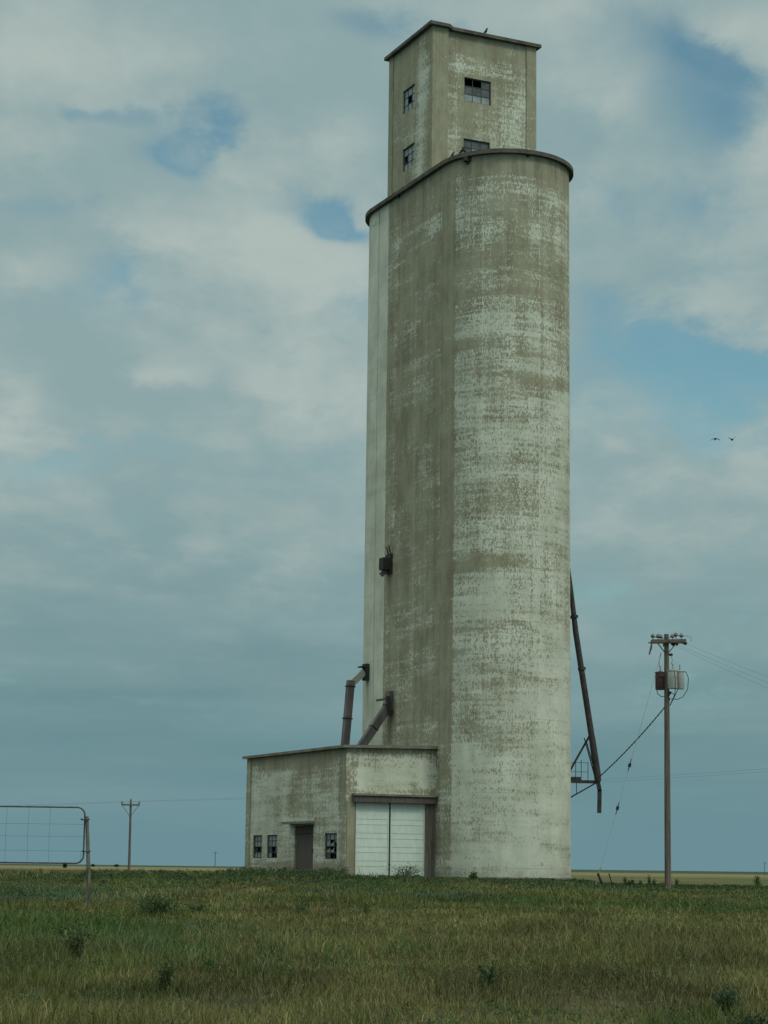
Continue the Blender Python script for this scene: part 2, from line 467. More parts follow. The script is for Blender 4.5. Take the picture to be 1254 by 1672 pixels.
M_BLADE = blades('grass_blades')
M_LEAF = blades('weed_leaves', .5, .2)
M_STEM = plain('weed_stems', (.04, .04, .02), (.07, .06, .03), .8, 8)

# ------------------------------------------------------------------ ground
def sstep(x, a, b):
    t = np.clip((np.asarray(x, float) - a) / (b - a), 0, 1); return t * t * (3 - 2 * t)
_perm = RNG.random((64, 64))
def vnoise(x, y):
    x = np.asarray(x, float); y = np.asarray(y, float)
    xi = np.floor(x).astype(int); yi = np.floor(y).astype(int); fx = x - xi; fy = y - yi
    fx = fx * fx * (3 - 2 * fx); fy = fy * fy * (3 - 2 * fy)
    g = lambda i, j: _perm[(xi + i) % 64, (yi + j) % 64]
    return (g(0, 0) * (1 - fx) + g(1, 0) * fx) * (1 - fy) + (g(0, 1) * (1 - fx) + g(1, 1) * fx) * fy
def fbm(x, y, o=4):
    r = 0; a = .5; s = 0
    for k in range(o):
        r = r + a * vnoise(np.asarray(x) * 2 ** k + 17 * k, np.asarray(y) * 2 ** k + 5 * k); s += a; a *= .5
    return r / s
def gz(x, y):
    x = np.asarray(x, float); y = np.asarray(y, float)
    ang = x / np.maximum(y, 5)
    z = -1.03 + .13 * sstep(y, 12, 45) + .32 * sstep(y, 45, 100)
    z = z - .26 * sstep(ang, .085, .12) * sstep(y, 55, 95) - .05 * sstep(-ang, .06, .14) * sstep(y, 60, 110)
    z = z + (.10 * (fbm(x * .12, y * .09, 3) - .5) + .14 * (fbm(x * .45 + 9, y * .36, 3) - .5)) * (1 - sstep(y, 60, 95) * .75)
    r = sstep(ang, -.06, .08)                                     # the plain beyond lies lower on the right
    far = (-1.0 - .00075 * np.maximum(y - 700, 0)) * (1 - r) + (-3.0) * r
    k = sstep(y, 122, 300)
    return z * (1 - k) + far * k
def sheet(name, xs_of, ys, nx, mt):
    V = []
    for y in ys:
        h = xs_of(y)
        xs = np.linspace(-h, h, nx)
        V.append(np.c_[xs, np.full(nx, y), gz(xs, np.full(nx, y))])
    V = np.concatenate(V); ny = len(ys)
    i = np.arange(ny - 1)[:, None] * nx + np.arange(nx - 1)[None]
    F = np.stack([i, i + 1, i + 1 + nx, i + nx], -1).reshape(-1, 4)
    me = bpy.data.meshes.new(name)
    me.from_pydata(V.tolist(), [], F.tolist())
    me.materials.append(mt)
    for p in me.polygons: p.use_smooth = True
    o = bpy.data.objects.new(name, me); COL.objects.link(o)
    return o
ys = np.concatenate([np.linspace(-30, 8, 12), np.linspace(9, 130, 160), np.geomspace(134, 16000, 70)])
ground = sheet('ground', lambda y: 60 + max(y, 0) * 1.2, ys, 241, M_FIELD)
tag(ground, kind='structure')

# ------------------------------------------------------------------ grain elevator
elev = thing('grain_elevator', T(L / 2, 0, G), TH, 'tall weathered concrete grain elevator with peeling white paint and a square headhouse on top', 'grain elevator')
ZR = 36.757
BANDS = [(1.0, .05, .55), (24.6, .32, -.30), (23.7, .5, .12), (26.6, .35, -.14), (27.1, .3, .16), (20.2, .35, -.24), (19.4, .5, .14), (15.1, .3, -.26),
         (21.8, .4, .1), (29.5, .7, -.10), (31.3, .6, -.06), (17.3, .4, .1), (12.4, .3, -.1), (9.4, .2, -.12), (7.2, .35, -.1), (5.5, .3, -.08)]
def tower_wear(u, z):
    if u < -6.95:                               # cleaner painted strip at the far end
        w_ = 1.25 - .55 * math.exp(-((u + 8.2) / .05) ** 2)
        if z > 35.6: w_ -= .6
        return w_
    if u < .92:                                 # the long wall: bare stained concrete
        w_ = .25 + .13 * max(0, 1 - z / 14) + .16 * math.exp(-((u + 5.9) / .22) ** 2) * (z > 18) + .07 * math.exp(-((u + 1.6) / .5) ** 2)
        w_ += .16 * max(0, 1 - abs(z - 5) / 4)
        w_ += .12 * math.exp(-((z - 34.2) / 1.1) ** 2) * math.exp(-((u + 1.0) / .8) ** 2)
        if -.35 < u: w_ -= .1 * (z > 4)
        if z > 35.5: w_ -= .1
        return w_
    pts = [(-1, .50), (0, .70), (3, .71), (8, .66), (14, .57), (20, .53), (25, .48), (28, .43), (31, .40), (34, .46), (35.4, .36), (36.0, .05), (40, .1)]
    for (za, wa), (zb, wb) in zip(pts[:-1], pts[1:]):
        if za <= z <= zb: w_ = wa + (wb - wa) * (z - za) / (zb - za)
    zz = z + .12 * math.sin(u * 1.3)
    for zc, s, am in BANDS[1:]:
        k = .55 + .6 * math.sin(u * .55 + zc * 1.7)
        w_ += am * 1.05 * k * math.exp(-((zz - zc) / s) ** 2)
    w_ += .07 * max(0, min(1, (u - 4.6) / 2.5)) * (1 if z < 35 else 0)
    return w_
STAIN_SHADE_RUNS = [(-6.1, 8.2, .34, 2.6, .7), (-6.25, 15.7, .22, 1.6, .75), (-8.95, 10.2, .2, 1.6, .5), (1.7, 36.4, .3, 2.2, .5), (4.35, 36.4, .12, 1.4, .5), (-2.6, 36.4, .14, 1.8, .5),  # hood and box entries mix stain with painted shade; the rim ones are drips
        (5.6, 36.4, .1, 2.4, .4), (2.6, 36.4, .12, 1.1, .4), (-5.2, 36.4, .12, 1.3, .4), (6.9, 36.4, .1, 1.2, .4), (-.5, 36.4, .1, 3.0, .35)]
def tower_stain_shade(u, z):
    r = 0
    for u0, z0, wd, ln, am in STAIN_SHADE_RUNS:          # dirty water below fittings and rim drains, with the fittings' shade painted in
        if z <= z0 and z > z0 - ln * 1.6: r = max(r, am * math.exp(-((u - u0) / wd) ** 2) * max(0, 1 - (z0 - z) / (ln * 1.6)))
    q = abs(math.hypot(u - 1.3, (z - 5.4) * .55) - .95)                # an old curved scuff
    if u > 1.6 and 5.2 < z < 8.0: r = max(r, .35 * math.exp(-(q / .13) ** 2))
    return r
def stadium(off, n=72):
    """(a, b, u) round the plan, starting at the far end of the long wall"""
    r = R + off; P = []
    for i in range(n + 1):                     # far half circle, from +b round to -b
        t = math.pi * i / n
        P.append((L + r * math.sin(t), r * math.cos(t), -L - R * (math.pi - t)))
    k = 70
    for i in range(1, k): P.append((L * (1 - i / k), -r, -L * (1 - i / k)))
    for i in range(n + 1):
        t = math.pi * i / n
        P.append((-r * math.sin(t), -r * math.cos(t), R * t))
    for i in range(1, k): P.append((L * i / k, r, R * math.pi + L * i / k))
    return P
bm = new()
uvl = bm.loops.layers.uv.verify(); wl = bm.verts.layers.float.new('wear'); sl = bm.verts.layers.float.new('stain')  # stain layer also carries the painted shade under the fittings
SP = stadium(0)
zs = np.linspace(G - .4, ZR - .22, 230)
per = 2 * math.pi * R + 2 * L
rows = []
for z in zs:
    rows.append([])
    for a, b, u in SP:
        v = bm.verts.new(T(a, b, z)); v[wl] = tower_wear(u, z); v[sl] = tower_stain_shade(u, z); rows[-1].append(v)
n = len(SP)
for j in range(len(zs) - 1):
    for i in range(n):
        k = (i + 1) % n
        f = bm.faces.new((rows[j][i], rows[j][k], rows[j + 1][k], rows[j + 1][i]))
        u0 = SP[i][2]; u1 = SP[k][2] if k else SP[0][2] + per
        for lp, (uu, zz) in zip(f.loops, ((u0, zs[j]), (u1, zs[j]), (u1, zs[j + 1]), (u0, zs[j + 1]))): lp[uvl].uv = (uu, zz)
        f.smooth = True
link('silo_wall', bm, M_CONC, elev)
bm = new()
prism(bm, [(a, b) for a, b, u in stadium(.24)], ZR - .22, ZR)
rim = link('roof_slab', bm, M_SLAB, elev)
# worn footing
bm = new()
prism(bm, [(a, b) for a, b, u in stadium(.16)], G - .4, G + .16)
link('footing', bm, M_SLABL, elev)
# vertical joint of the clean strip
bm = new(); lbox(bm, 8.18, 8.20, -R - .004, -R + .05, 1, ZR - .3); link('wall_joint', bm, M_SLAB, elev)
# roof drains under the rim
for nm, px, py, sz_ in (('scupper', 764, 257, .42), ('scupper', 861, 253, .16), ('scupper', 652, 324, .15)):
    # nearest spot on the rim
    best = min(((abs(at(px, py, 100).x / 100 - T(a, b, 0).x / T(a, b, 0).y), a, b) for a, b, u in stadium(.05) if (a < .3 or b < -3)), key=lambda q: q[0] + (0 if T(q[1], q[2], 0).y < 108.5 or px < 700 else 1))
    bm = new(); c = T(best[1], best[2], ZR - .22 - sz_ * .28)
    box(bm, c, NV * sz_ * .5, DV * sz_ * .35, Vector((0, 0, sz_ * .3)))
    tube(bm, [c - Vector((0, 0, sz_ * .2)), c - Vector((0, 0, sz_ * .55))], sz_ * .2, 8)
    link(nm, bm, M_STEEL, elev)

# headhouse
HZ0, HZ1 = ZR, 44.95
A0, A1, B0, B1 = 1.5, 6.95, -3.55, 2.98
def hw_left(u, z):
    w_ = .30 + .35 * math.exp(-((u - 1.35) / .75) ** 2)
    if z > 43.6: w_ -= .2
    if u < .35: w_ -= .25
    if u > 2.6: w_ -= .12
    return w_
def hw_front(u, z):
    w_ = .32 + .24 * math.exp(-((u - 4.2) / 1.1) ** 2) * math.exp(-((z - 41.5) / 1.7) ** 2) + .14 * math.exp(-((z - 38.5) / 1.6) ** 2) + .12 * math.exp(-((u - .4) / .5) ** 2)
    if z > 43.6: w_ -= .25
    return w_
bm = new()
Lholes = [(5.2 - A0 - 1.5, 5.2 - A0, 41.1, 42.45), (5.15 - A0 - 1.5, 5.15 - A0, 37.75, 39.05)]
wallgrid(bm, T(A0, B0, 0), DV, A1 - A0, HZ0, HZ1, Lholes, -NV, .22, hw_left, 40)
Fholes = [(-1.47 + 2.6, .17 + 2.6, 41.13, 42.5), (-1.5 + 2.6, .12 + 2.6, 37.62, 39.0)]
wallgrid(bm, T(1.78, -2.6, 0), NV, B1 + 2.6, HZ0, HZ1, Fholes, -DV, .22, hw_front, 60)
wallgrid(bm, T(A1, B0 + .22, 0), NV, B1 - B0 - .22, HZ0, HZ1, [], DV, .22, hw_left, 80, ends=(True, True))
wallgrid(bm, T(2.0, B1, 0), DV, A1 - 2.0 - .22, HZ0, HZ1, [], NV, .22, hw_left, 100, ends=(False, False))
link('headhouse', bm, M_CONC, elev)
def pil(name, a0, a1, b0, b1, z0, z1, wv, U0):
    bm = new()
    wallgrid(bm, T(a0, b0, 0), NV, b1 - b0, z0, z1, [], -DV, a1 - a0, lambda u, z: wv - (.2 if z > 43.9 else 0), U0, .5, True, (True, True))
    return link(name, bm, M_CONC, elev)
pil('pilaster', A0 - .004, 1.9, B0 + .222, -2.6, HZ0, HZ1, .14, 120)
pil('pilaster', 1.72, 1.779, 2.36, B1, HZ0, HZ1, .28, 130)
bm = new()
wallgrid(bm, T(6.42, B0 - .05, 0), DV, A1 - 6.42, HZ0, HZ1, [], -NV, .05, lambda u, z: .1, 140)
link('pilaster', bm, M_CONC, elev)
bm = new()
prism(bm, [(1.25, -3.8), (1.25, -2.62), (1.53, -2.28), (1.53, 3.2), (7.2, 3.2), (7.2, -3.8)], HZ1, 45.135)
link('cornice', bm, M_SLAB, elev)
# tapered vent stub with white splashes at the foot of the headhouse front
bm = new()
q = []
for k, (z, r0) in enumerate(((HZ0, .30), (37.9, .24), (38.6, .12), (39.0, .02))):
    q.append([bm.verts.new(T(1.776 - r0 * .7 * math.sin(math.pi * i / 8), .98 - r0 * math.cos(math.pi * i / 8), z)) for i in range(9)])
for A, B in zip(q[:-1], q[1:]):
    for i in range(8): bm.faces.new((A[i], A[i + 1], B[i + 1], B[i]))
bmesh.ops.recalc_face_normals(bm, faces=bm.faces)
link('vent_stub', bm, M_SLABL, elev, smooth=True)

def window(parent, P0, U, N, wd, z0, z1, cols, rows, states, frame_mat=None, setback=.1):
    """sash part with one pane mesh under it; states by rows from the top: . missing, g dusty, d dark, t torn"""
    P0, U, N = Vector(P0), Vector(U), Vector(N)
    Z = Vector((0, 0, 1)); h = z1 - z0
    o = P0 - N * setback
    bm = new()
    fb = .045
    def bar(u0, u1, za, zb, th=.03):
        box(bm, o + U * ((u0 + u1) / 2) + Z * ((za + zb) / 2), U * ((u1 - u0) / 2), N * th, Z * ((zb - za) / 2))
    bar(0, fb, z0, z1); bar(wd - fb, wd, z0, z1); bar(fb, wd - fb, z1 - fb, z1); bar(fb, wd - fb, z0, z0 + fb)
    for c in range(1, cols): u = wd * c / cols; bar(u - .016, u + .016, z0 + fb, z1 - fb, .018)
    for r_ in range(1, rows): z = z0 + h * r_ / rows; bar(fb, wd - fb, z - .016, z + .016, .015)
    f = link('window', bm, frame_mat or M_SASH, parent)
    bm = new(); o2 = o - N * .008; anyp = False
    for r_ in range(rows):
        for c in range(cols):
            s = states[r_][c]
            if s == '.': continue
            anyp = True
            u0, u1 = wd * c / cols + .012, wd * (c + 1) / cols - .012
            zt, zb = z1 - h * r_ / rows - .012, z1 - h * (r_ + 1) / rows + .012
            P = lambda u, z: o2 + U * u + Z * z
            if s == 't': q = [P(u0, zb), P(u1, zb), P(u1, zb + (zt - zb) * .35), P(u0 + (u1 - u0) * .45, zb + (zt - zb) * .5), P(u0, zt)]
            elif s == 'T': q = [P(u0, zt), P(u0, zb + (zt - zb) * .3), P(u0 + (u1 - u0) * .5, zb + (zt - zb) * .55), P(u1, zb + (zt - zb) * .8), P(u1, zt)]
            else: q = [P(u0, zb), P(u1, zb), P(u1, zt), P(u0, zt)]
            fr = [bm.verts.new(x) for x in q]; bk = [bm.verts.new(x - N * .005) for x in q]
            mi = 1 if s == 'd' else 0
            fs = [bm.faces.new(fr), bm.faces.new(bk[::-1])]
            for i in range(len(q)): fs.append(bm.faces.new((fr[i], bk[i], bk[(i + 1) % len(q)], fr[(i + 1) % len(q)])))
            for x in fs: x.material_index = mi
    bmesh.ops.recalc_face_normals(bm, faces=bm.faces)
    if anyp: link('pane', bm, [M_GLASS, M_GLASSD], f)
    return f
window(elev, T(1.78, -1.47, 0), NV, -DV, 1.64, 41.13, 42.5, 3, 3, ['..d', 'ddd', 'ggg'])
window(elev, T(1.78, -1.5, 0), NV, -DV, 1.62, 37.62, 39.0, 3, 3, ['ddd', 'dgd', 'd.d'])
window(elev, T(3.70, B0, 0), DV, -NV, 1.5, 41.1, 42.45, 3, 3, ['ggg', 'g.g', 'ggg'])
window(elev, T(3.65, B0, 0), DV, -NV, 1.5, 37.75, 39.05, 3, 3, ['ggg', 'gg.', 'ggg'])

# ------------------------------------------------------------------ drive-through shed
SB, SA0, SA1 = -8.45, .5, 13.9
shed = thing('truck_shed', T(SA0, SB, G), TH, 'low flat roofed concrete truck shed with white double doors against the tall tower', 'shed')
def sw_left(u, z):
    w_ = .45
    if u > 7.4: w_ += .17 - .1 * max(0, (z - 4.6))
    if 4.2 < u < 7.4: w_ -= .12
    if z < 2.4: w_ += .10
    if z > 5.0: w_ -= .25
    if u < .5: w_ -= .2
    if u > 12.7: w_ -= .15
    if z < .1: w_ -= .3
    return w_
def sw_front(u, z):
    w_ = .30
    if z > 3.5:
        w_ = .86 - .55 * max(0, (z - 5.1)) - .45 * math.exp(-((z - 3.6) / .22) ** 2)
        if u < .3: w_ = .5
        if u > 4.7: w_ -= .3
    return w_
bm = new()
hL = [(12.83 - SA0 - 1.32, 12.83 - SA0, .38, 1.6), (10.8 - SA0 - 1.45, 10.8 - SA0, .38, 1.6), (4.5 - SA0, 6.97 - SA0, G - .3, 2.05), (1.52 - SA0, 3.03 - SA0, .34, 1.62)]
wallgrid(bm, T(SA0, SB, 0), DV, SA1 - SA0, G - .4, 5.78, hL, -NV, .24, sw_left, 200)
hF = [(-7.93 - SB - .24, -4.05 - SB - .24, G - .3, 3.2)]
wallgrid(bm, T(SA0, SB + .24, 0), NV, 8.45 - 3.46 - .24, G - .4, 5.86, hF, -DV, .24, sw_front, 230)
wallgrid(bm, T(SA1, SB + .24, 0), NV, 4.9, G - .4, 5.78, [], DV, .24, sw_left, 250)
wallgrid(bm, T(SA1 - .24, -3.3, 0), -DV, 5.0, G - .4, 5.86, [], NV, .24, sw_left, 270)
link('wall', bm, M_CONC, shed)
bm = new()                                                   # slightly pitched slab with an overhang
c = [(.26, -8.70, 5.785, 5.92), (.26, -3.2, 5.895, 6.06), (14.12, -3.2, 5.895, 6.06), (14.12, -8.70, 5.785, 5.92)]
lo = [bm.verts.new(T(a, b, z0)) for a, b, z0, z1 in c]; hi = [bm.verts.new(T(a, b, z1)) for a, b, z0, z1 in c]
fs = [bm.faces.new(lo), bm.faces.new(hi)] + [bm.faces.new((lo[i], lo[(i + 1) % 4], hi[(i + 1) % 4], hi[i])) for i in range(4)]
bmesh.ops.recalc_face_normals(bm, faces=fs)
link('roof', bm, M_SLABL, shed)
# corner pilaster at the far end of the long side and at the door
bm = new(); wallgrid(bm, T(13.3, SB - .05, 0), DV, .6, G - .4, 5.77, [], -NV, .05, lambda u, z: .3, 300); link('pilaster', bm, M_CONC, shed)
bm = new(); wallgrid(bm, T(SA0 - .05, SB + .06, 0), NV, .44, G - .4, 3.18, [], -DV, .05, lambda u, z: .08, 310); link('pilaster', bm, M_CONC, shed)
# canopy over the big doors
bm = new()
lbox(bm, SA0 - .34, SA0 - .002, -8.14, -3.52, 3.46, 3.56, 0)
lbox(bm, SA0 - .26, SA0 - .002, -8.10, -3.56, 3.14, 3.459, 1)
link('door_canopy', bm, [M_SLABL, M_DOOR], shed)
bm = new()
for k in range(3):
    lbox(bm, SA0 - .03, SA0 - .003, -4.04 + k * .17, -3.885 + k * .17, G - .2, 3.12)
link('jamb_boards', bm, M_BOARD, shed)
# two white leaves of lapped panels
def leaf(b0, b1):
    bm = new(); z = G - .08; k = 0
    while z < 3.12:
        h = (.27, .41)[k % 2]; z1 = min(z + h, 3.16)
        a_lo, a_hi = SA0 + .055, SA0 + .085
        vs = [bm.verts.new(T(a, b, zz)) for a, zz in ((a_lo, z + .006), (a_lo + .012, z1), (a_hi + .03, z1), (a_hi + .03, z + .006)) for b in (b0, b1)]
        idx = ((0, 1, 3, 2), (2, 3, 5, 4), (4, 5, 7, 6), (6, 7, 1, 0), (0, 2, 4, 6), (1, 7, 5, 3))
        for f in idx: bm.faces.new([vs[i] for i in f])
        z = z1; k += 1
    bmesh.ops.recalc_face_normals(bm, faces=bm.faces)
    return link('garage_door', bm, M_GDOOR, shed)
for b0, b1 in ((-7.88, -6.07), (-5.97, -4.09)):
    lf = leaf(b0, b1)
    for s in (b0, b1 - .05):
        bm = new(); lbox(bm, SA0 + .035, SA0 + .05, s, s + .05, G - .05, 3.15); link('door_stile', bm, M_GDOOR, lf)
bm = new(); lbox(bm, SA0 + .125, SA0 + .15, -7.92, -4.06, G - .2, 3.18); link('door_backing', bm, M_BLACK, shed)
# plank side door with its small concrete hood
bm = new()
for k in range(9):
    a = 4.53 + k * .27
    lbox(bm, a, a + .262, SB + .1, SB + .14, G - .1, 1.62)
lbox(bm, 4.52, 6.95, SB + .09, SB + .15, 1.64, 2.04)
dr = link('plank_door', bm, M_DOOR, shed)
bm = new(); c = T(4.75, SB + .07, .75); box(bm, c, NV * .03, DV * .05, Vector((0, 0, .09))); link('handle', bm, M_STEEL, dr)
bm = new(); lbox(bm, 4.35, 7.6, SB - .5, SB - .002, 2.12, 2.24); link('door_hood', bm, M_SLABL, shed)
window(shed, T(12.83 - 1.32, SB, 0), DV, -NV, 1.32, .38, 1.6, 3, 4, ['ggg', 'ggg', 'd..', 'ggg'])
window(shed, T(10.8 - 1.45, SB, 0), DV, -NV, 1.45, .38, 1.6, 3, 4, ['ggg', 'ggg', 'd.d', '..g'])
window(shed, T(1.52, SB, 0), DV, -NV, 1.51, .34, 1.62, 3, 4, ['ggg', 'Ttg', '.tt', '..d'])
# downpipe in the corner with the tower
bm = new(); tube(bm, [T(.4, -3.44, G - .1), T(.4, -3.44, 5.8)], .045, 8); link('downpipe', bm, M_BOARD, shed)

# ------------------------------------------------------------------ chutes, box and spout on the tower
def duct(bm, pts, wd, ht):
    for p, q in zip(pts[:-1], pts[1:]): beam(bm, p, q, wd, ht, DV)
ch = thing('grain_chute', T(9.0, -4.5, 6.05), TH, 'bent metal chute dropping steeply from the far end of the tower to the shed roof', 'chute', 'chutes feeding the truck shed')
bm = new(); lbox(bm, 8.7, 9.2, -3.72, -3.44, 10.0, 10.9); lbox(bm, 8.6, 9.3, -3.95, -3.72, 10.7, 10.77); link('hood', bm, M_STEEL, ch)
bm = new(); duct(bm, [T(8.95, -3.76, 10.45), T(8.95, -4.52, 9.75)], .36, .34); link('upper_duct', bm, M_GALV, ch)
bm = new(); beam(bm, T(8.95, -4.50, 9.95), T(8.95, -4.82, 5.98), .36, .36, DV); link('lower_duct', bm, M_RUST, ch)
ch2 = thing('grain_chute', T(6.0, -4.8, 6.05), TH, 'straight rusty chute slanting from the middle of the dark wall to the shed roof', 'chute', 'chutes feeding the truck shed')
bm = new(); lbox(bm, 5.6, 6.2, -3.72, -3.49, 8.15, 9.2); tube(bm, [T(5.7, -4.0, 8.75), T(6.6, -4.0, 8.75)], .07, 8); link('hood', bm, M_RUST, ch2)
bm = new(); beam(bm, T(5.95, -3.55, 8.55), T(5.95, -5.35, 5.98), .42, .36, DV); link('duct', bm, M_RUST, ch2)
bm = new(); beam(bm, T(5.6, -3.85, 8.9), T(5.6, -3.7, 7.9), .12, .3, DV); link('strap', bm, M_STEEL, ch2)
bx = thing('wall_box', T(6.2, -3.5, 15.55), TH, 'small dark metal box fixed high on the bare side wall of the tower', 'box')
bm = new(); lbox(bm, 6.0, 6.55, -4.02, -3.6, 15.74, 16.38); link('box_body', bm, M_STEEL, bx)
bm = new(); lbox(bm, 5.9, 6.6, -3.62, -3.49, 15.55, 16.6)
for k in range(2): tube(bm, [T(5.95 + k * .3, -3.62, 16.6), T(5.95 + k * .3, -3.72, 17.0)], .035, 6)
link('bracket', bm, M_STEEL, bx)
bm = new(); beam(bm, T(6.3, -3.72, 15.76), T(6.3, -4.0, 15.45), .26, .14, DV); link('outlet', bm, M_RUST, bx)

SD = 106.9
def A(px, py, d=SD): return at(px, py, d)
spout = thing('loading_spout', A(931, 1300), 0, 'long dark steel loading spout hanging down the right side of the tower', 'spout')
bm = new(); tube(bm, [A(928, 925), A(932.5, 965), A(940, 1032), A(966.5, 1205)], [.09, .12, .15, .16], 12)
for px, py in ((937.5, 1007), (950, 1092)): 
    p = A(px, py); dd = (A(966.5, 1205) - A(940, 1032)).normalized()
    tube(bm, [p - dd * .07, p + dd * .07], .21, 12)
link('pipe', bm, M_STEEL, spout, smooth=True)
bm = new(); tube(bm, [A(966.5, 1204), A(975, 1262), A(976.5, 1276)], [.17, .185, .17], 12); link('hopper', bm, M_STEEL, spout, smooth=True)
bm = new(); beam(bm, A(975.5, 1272), A(979.2, 1292), .2, .22, (0, 1, 0)); beam(bm, A(979, 1290), A(978.4, 1327.5), .2, .22, (0, 1, 0)); link('nozzle', bm, M_STEEL, spout)
bm = new(); beam(bm, A(928, 1006), A(938, 1006), .06, .14, (0, 1, 0)); link('wall_clamp', bm, M_STEEL, spout)
plat = thing('platform', A(931, 1275), 0, 'small railed steel platform on struts beside the bent end of the loading spout', 'platform')
bm = new()
for k in (0, 1):
    d = SD + k * .9
    beam(bm, A(925, 1275.5, d), A(974, 1277, d), .07, .16)
box(bm, (A(925, 1273.5) + A(944, 1274, SD + .9)) / 2 + Vector((.05, 0, .05)), Vector((.34, 0, 0)), Vector((0, .45, 0)), Vector((0, 0, .1)))
box(bm, (A(944, 1275.5) + A(970, 1276, SD + .9)) / 2, Vector((.4, 0, 0)), Vector((0, .42, 0)), Vector((0, 0, .025)))
link('deck', bm, M_STEEL, plat)
bm = new()
for k in (0, 1):
    d = SD + k * .9
    for px in (940, 949, 960): tube(bm, [A(px, 1274, d), A(px, 1244 - (3 if px == 949 else 0), d)], .018, 6)
    for py in (1245, 1260): tube(bm, [A(931, py, d), A(960, py + .6, d)], .014, 6)
tube(bm, [A(960, 1245), A(960, 1245, SD + .9)], .014, 6)
link('railing', bm, M_STEEL, plat)
for k in (0, 1):
    d = SD + k * .9
    bm = new(); beam(bm, A(928, 1304, d), A(974, 1278, d), .07, .09, (0, 1, 0)); tube(bm, [A(941, 1276, d), A(941.5, 1297, d)], .02, 6); link('strut', bm, M_STEEL, plat)
brc = thing('spout_brace', A(931, 1255), 0, 'steel brace with two thin rods propping the spout above the railed platform', 'brace')
bm = new(); beam(bm, A(928.5, 1262, SD + .2), A(963.5, 1200, SD + .2), .1, .12, (0, 1, 0)); link('brace_arm', bm, M_STEEL, brc)
for a_, b_ in (((954, 1205), (973, 1275)), ((958, 1212), (975, 1274))):
    bm = new(); tube(bm, [A(*a_, SD + .25), A(*b_, SD + .25)], .028, 6); link('rod', bm, M_STEEL, brc)

for o_, p, q in ((ch, T(8.95, -4.50, 9.95), T(8.95, -4.82, 5.98)), (ch2, T(5.95, -3.55, 8.55), T(5.95, -5.35, 5.98))):
    for f in (.08, .52, .93):
        bm = new(); c = p.lerp(q, f); dd = (q - p).normalized(); beam(bm, c - dd * .03, c + dd * .03, .46, .44, DV); link('flange', bm, M_STEEL, o_)

# ------------------------------------------------------------------ utility pole beside the tower
PD = 96.0
def Q(px, py, d=PD): return at(px, py, d)
pbase = Q(1090.5, 1449); pbase.z = float(gz(pbase.x, pbase.y)) - .15
ptop = Q(1088.2, 1035.5)
pole = thing('utility_pole', pbase, 0, 'tall brown timber utility pole with crossarms, standing in the weeds right of the tower', 'utility pole', 'utility poles')
bm = new(); tube(bm, [pbase, pbase.lerp(ptop, .3), pbase.lerp(ptop, .7), ptop], [.15, .143, .125, .11], 16); link('shaft', bm, M_POLE, pole, smooth=True)
armz = Q(1088, 1046.5)
for k, dy in ((0, -.17), (1, .17)):
    bm = new(); beam(bm, Q(1063.5, 1047.5) + Vector((0, dy, 0)), Q(1119.5, 1047) + Vector((0, dy, 0)), .11, .16); link('crossarm', bm, M_POLE, pole)
bm = new(); beam(bm, Q(1090, 1050) + Vector((-.05, -1.0, 0)), Q(1090, 1050) + Vector((-.05, 1.0, -.0)), .09, .12, (0, 0, 1)); link('crossarm', bm, M_POLE, pole)
bm = new(); tube(bm, [pbase.lerp(ptop, f) + Vector((-.13 + .03 * f, -.07, 0)) for f in (.0, .3, .6, .9)], .012, 5); link('ground_wire', bm, M_WIRE, pole)
for z_ in (.18, .45, .8):
    bm = new(); c = ptop - Vector((0, 0, z_)); tube(bm, [c + Vector((0, -.28, 0)), c + Vector((0, .28, 0))], .022, 6); link('bolt', bm, M_STEEL, pole)
for p, q in (((1072, 1050), (1085, 1066)), ((1105, 1049), (1091, 1066))):
    bm = new(); beam(bm, Q(*p) + Vector((0, -.22, 0)), Q(*q) + Vector((0, -.14, 0)), .04, .06, (0, 1, 0)); link('arm_brace', bm, M_STEEL, pole)
def pin(px, py, parent=pole, dy=0.0, s=1.35):
    bm = new(); p = Q(px, py) + Vector((0, dy, 0))
    tube(bm, [p, p + Vector((0, 0, .1 * s))], .018, 6)
    tube(bm, [p + Vector((0, 0, .08 * s)), p + Vector((0, 0, .12 * s)), p + Vector((0, 0, .17 * s)), p + Vector((0, 0, .21 * s))], [.045 * s, .085 * s, .06 * s, .03 * s], 10)
    link('insulator', bm, M_PORC, parent, smooth=True)
for px, py in ((1066, 1045), (1074.5, 1045), (1079, 1046), (1098, 1045), (1103.5, 1043), (1112.5, 1044)): pin(px, py)
def deadend(p, q):
    bm = new(); n_ = 5; p, q = Vector(p), Vector(q)
    pts = []; rs = []
    for i in range(n_ * 2 + 1):
        pts.append(p.lerp(q, i / (n_ * 2))); rs.append(.11 if i % 2 else .04)
    tube(bm, pts, rs, 10); link('strain_insulator', bm, M_PORC, pole, smooth=True)
WEND = [Q(1113, 1046) , Q(1117, 1048), Q(1099, 1053)]
deadend(Q(1113, 1048), Q(1121.5, 1051.5)); deadend(Q(1101, 1049), Q(1107, 1053)); deadend(Q(1096, 1050), Q(1101, 1054))
# hanging fuse cutout on the left arm end
bm = new(); tube(bm, [Q(1064, 1050), Q(1063, 1058), Q(1060, 1069)], [.03, .05, .028], 8); tube(bm, [Q(1058.5, 1049.5), Q(1064, 1049)], .035, 6); link('fuse_cutout', bm, M_PORC, pole)
bm = new(); beam(bm, Q(1090, 1069), Q(1098, 1069), .05, .1); tube(bm, [Q(1096, 1071), Q(1096, 1067)], [.07, .07], 8); link('fuse_cutout', bm, M_STEEL, pole)
